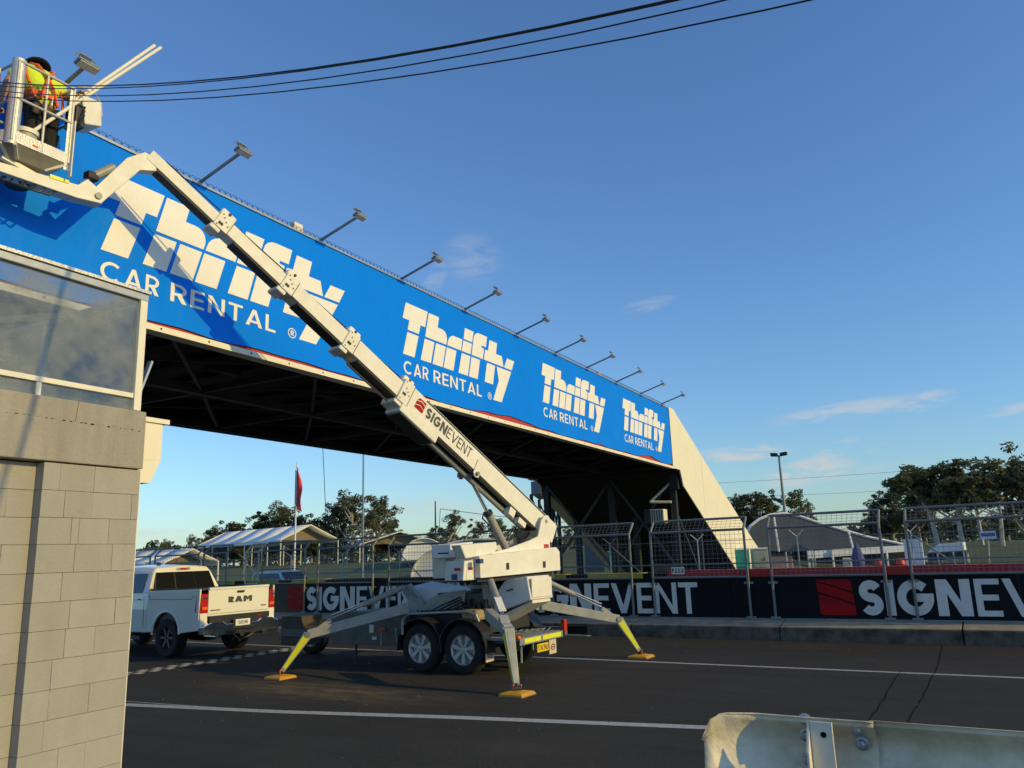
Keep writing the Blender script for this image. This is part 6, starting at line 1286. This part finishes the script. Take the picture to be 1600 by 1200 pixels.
def tree(px, ytop, D, pi, sx_=1.0, label='', rot=0, g_='gum trees beyond the circuit', nm='gum_tree'):
    p = at(px, ytop, D); b = Vector((p.x, p.y, zg(p) - .2)); h = (p.z - b.z)/9.3
    t = thing(nm, b, label, 'tree', g_); t.rotation_euler.z = rot; t.scale = (h*sx_, h*sx_, h)
    for me, n_ in zip(protos[pi], ('trunk', 'crown')):
        o = bpy.data.objects.new(n_, me); col.objects.link(o); o.parent = t
TR = [(320, 842, 115, 7, 1.3, 'dark shrubby gum tree low behind the left end of the marquee'), (385, 828, 112, 3, 1.4, 'wide low gum tree behind the marquee roof middle'), (425, 812, 122, 2, 1.2, 'gum tree filling the line just left of the flag'), (458, 806, 115, 7, 1.2, 'wide gum tree behind the flag pole foot'), (488, 818, 108, 3, 1.2, 'low gum tree above the marquee gable'), (610, 812, 115, 2, 1.1, 'gum tree on the right shoulder of the centre group'), (238, 846, 150, 3, .8, 'small far gum tree just right of the block building'), (262, 845, 150, 0, .8, 'low far gum tree beside the smallest one at the left'),
 (300, 838, 135, 1, .6, 'thin sparse gum tree at the left end of the dark tree line'), (335, 824, 125, 2, 1.0, 'dark gum tree above the left end of the long white marquee'), (368, 816, 125, 7, 1.05, 'broad dark gum tree over the middle of the long white marquee'),
 (402, 803, 120, 3, 1.0, 'tall gum tree left of the flag pole'), (440, 790, 118, 0, 1.05, 'flat crowned gum tree directly behind the flag'), (474, 806, 118, 6, .7, 'lower gum tree right of the flag pole'),
 (504, 806, 115, 2, 1.0, 'dark low gum tree between flag pole and tall mast'), (528, 790, 112, 7, .9, 'gum tree on the left shoulder of the tallest centre group'), (550, 773, 110, 0, 1.15, 'tallest gum tree of the centre group, left of the tall mast'),
 (590, 778, 110, 6, 1.1, 'rounded gum tree right of the tall mast'), (572, 800, 104, 1, 1.1, 'gum tree filling the gap behind the tall mast'), (614, 832, 112, 3, .7, 'low gum tree at the right foot of the centre group'),
 (655, 842, 130, 5, .9, 'small low gum tree left of the short dark mast'), (678, 824, 120, 3, 1.1, 'dark gum tree at the foot of the short dark mast'), (708, 803, 112, 0, 1.05, 'round gum tree left of the lift cylinder'), (742, 816, 118, 4, 1.0, 'bronze gum tree behind the lift cylinder'),
 (778, 811, 115, 6, 1.1, 'gum tree under the raised boom'), (812, 818, 118, 3, 1.2, 'gum tree just left of the boom pivot'), (848, 822, 120, 4, 1.0, 'gum tree behind the boom pivot'), (885, 826, 120, 1, 1.0, 'gum tree seen through the stair tower legs'),
 (1120, 800, 120, 3, 1.2, 'gum tree mostly behind the cream bridge end'), (1152, 776, 112, 2, 1.0, 'dark gum tree touching the cream bridge end'), (1178, 770, 112, 7, 1.05, 'dark gum tree between the cream bridge end and the light pole'), (1208, 776, 115, 3, 1.0, 'dense gum tree left of the light pole'),
 (1246, 767, 108, 6, .9, 'open crowned gum tree right of the light pole'), (1262, 785, 114, 0, .6, 'small gum tree tuft at the right end of the group by the light pole'),
 (1290, 826, 135, 1, .8, 'tiny far gum tree over the large marquee roof'), (1364, 784, 90, 2, 1.0, 'dark gum tree at the left edge of the right hand wood'), (1388, 768, 88, 7, 1.15, 'dark dense gum tree behind the fence panel gap'),
 (1424, 750, 84, 3, .9, 'dark gum tree left of the pale trunked one'), (1448, 732, 66, 8, 1.15, 'left crown of the tall pale trunked gum trees'), (1488, 718, 66, 9, 1.15, 'tallest pale trunked gum tree on the right'), (1520, 752, 80, 10, 1.1, 'bronze gum tree between the two tall right hand ones'),
 (1548, 740, 78, 8, 1.2, 'bronze leaved gum tree near the right edge'), (1582, 716, 66, 5, 1.15, 'tall bronze gum tree at the right edge'), (1612, 722, 66, 0, 1.1, 'gum tree cut by the right edge of the picture'), (1500, 806, 90, 7, 1.5, 'low dark gum tree under the pale trunked ones'), (1570, 795, 88, 7, 1.6, 'low dark gum tree at the right edge understorey'), (1440, 800, 92, 3, 1.6, 'low dark gum tree behind the large marquee end')]
for i, (px, y, D, pi, s, lb) in enumerate(TR): tree(px, y, D, pi, s, lb, rot=i*1.37)
# far-off bush line that closes the horizon
mb = MB(); rnd = random.Random(5); vs, fs = [], []
for k in range(15000):
    th_ = rnd.uniform(-75, 18); D = rnd.uniform(140, 190); h = 3.6*rnd.random()**.8 + 1.2*math.sin(th_*1.3)*rnd.random(); c = Vector((math.sin(R(th_))*D, math.cos(R(th_))*D, 1.6 + max(0, h)))
    s = rnd.uniform(.35, .8); u = Vector((rnd.gauss(0, 1), rnd.gauss(0, 1), rnd.gauss(0, 1))).normalized(); v = u.cross(Vector((rnd.gauss(0, 1), rnd.gauss(0, 1), 1))).normalized(); i = len(vs); vs += [c-u*s, c+v*s*.6, c+u*s, c-v*s*.6]; fs.append((i, i+1, i+2, i+3))
me = bpy.data.meshes.new('far_bushland'); me.from_pydata(vs, [], fs); me.materials.append(leafB); o = bpy.data.objects.new('far_bushland', me); col.objects.link(o); tag(o, 'far dark bushland closing the horizon behind the circuit', 'bushland', kind='stuff')
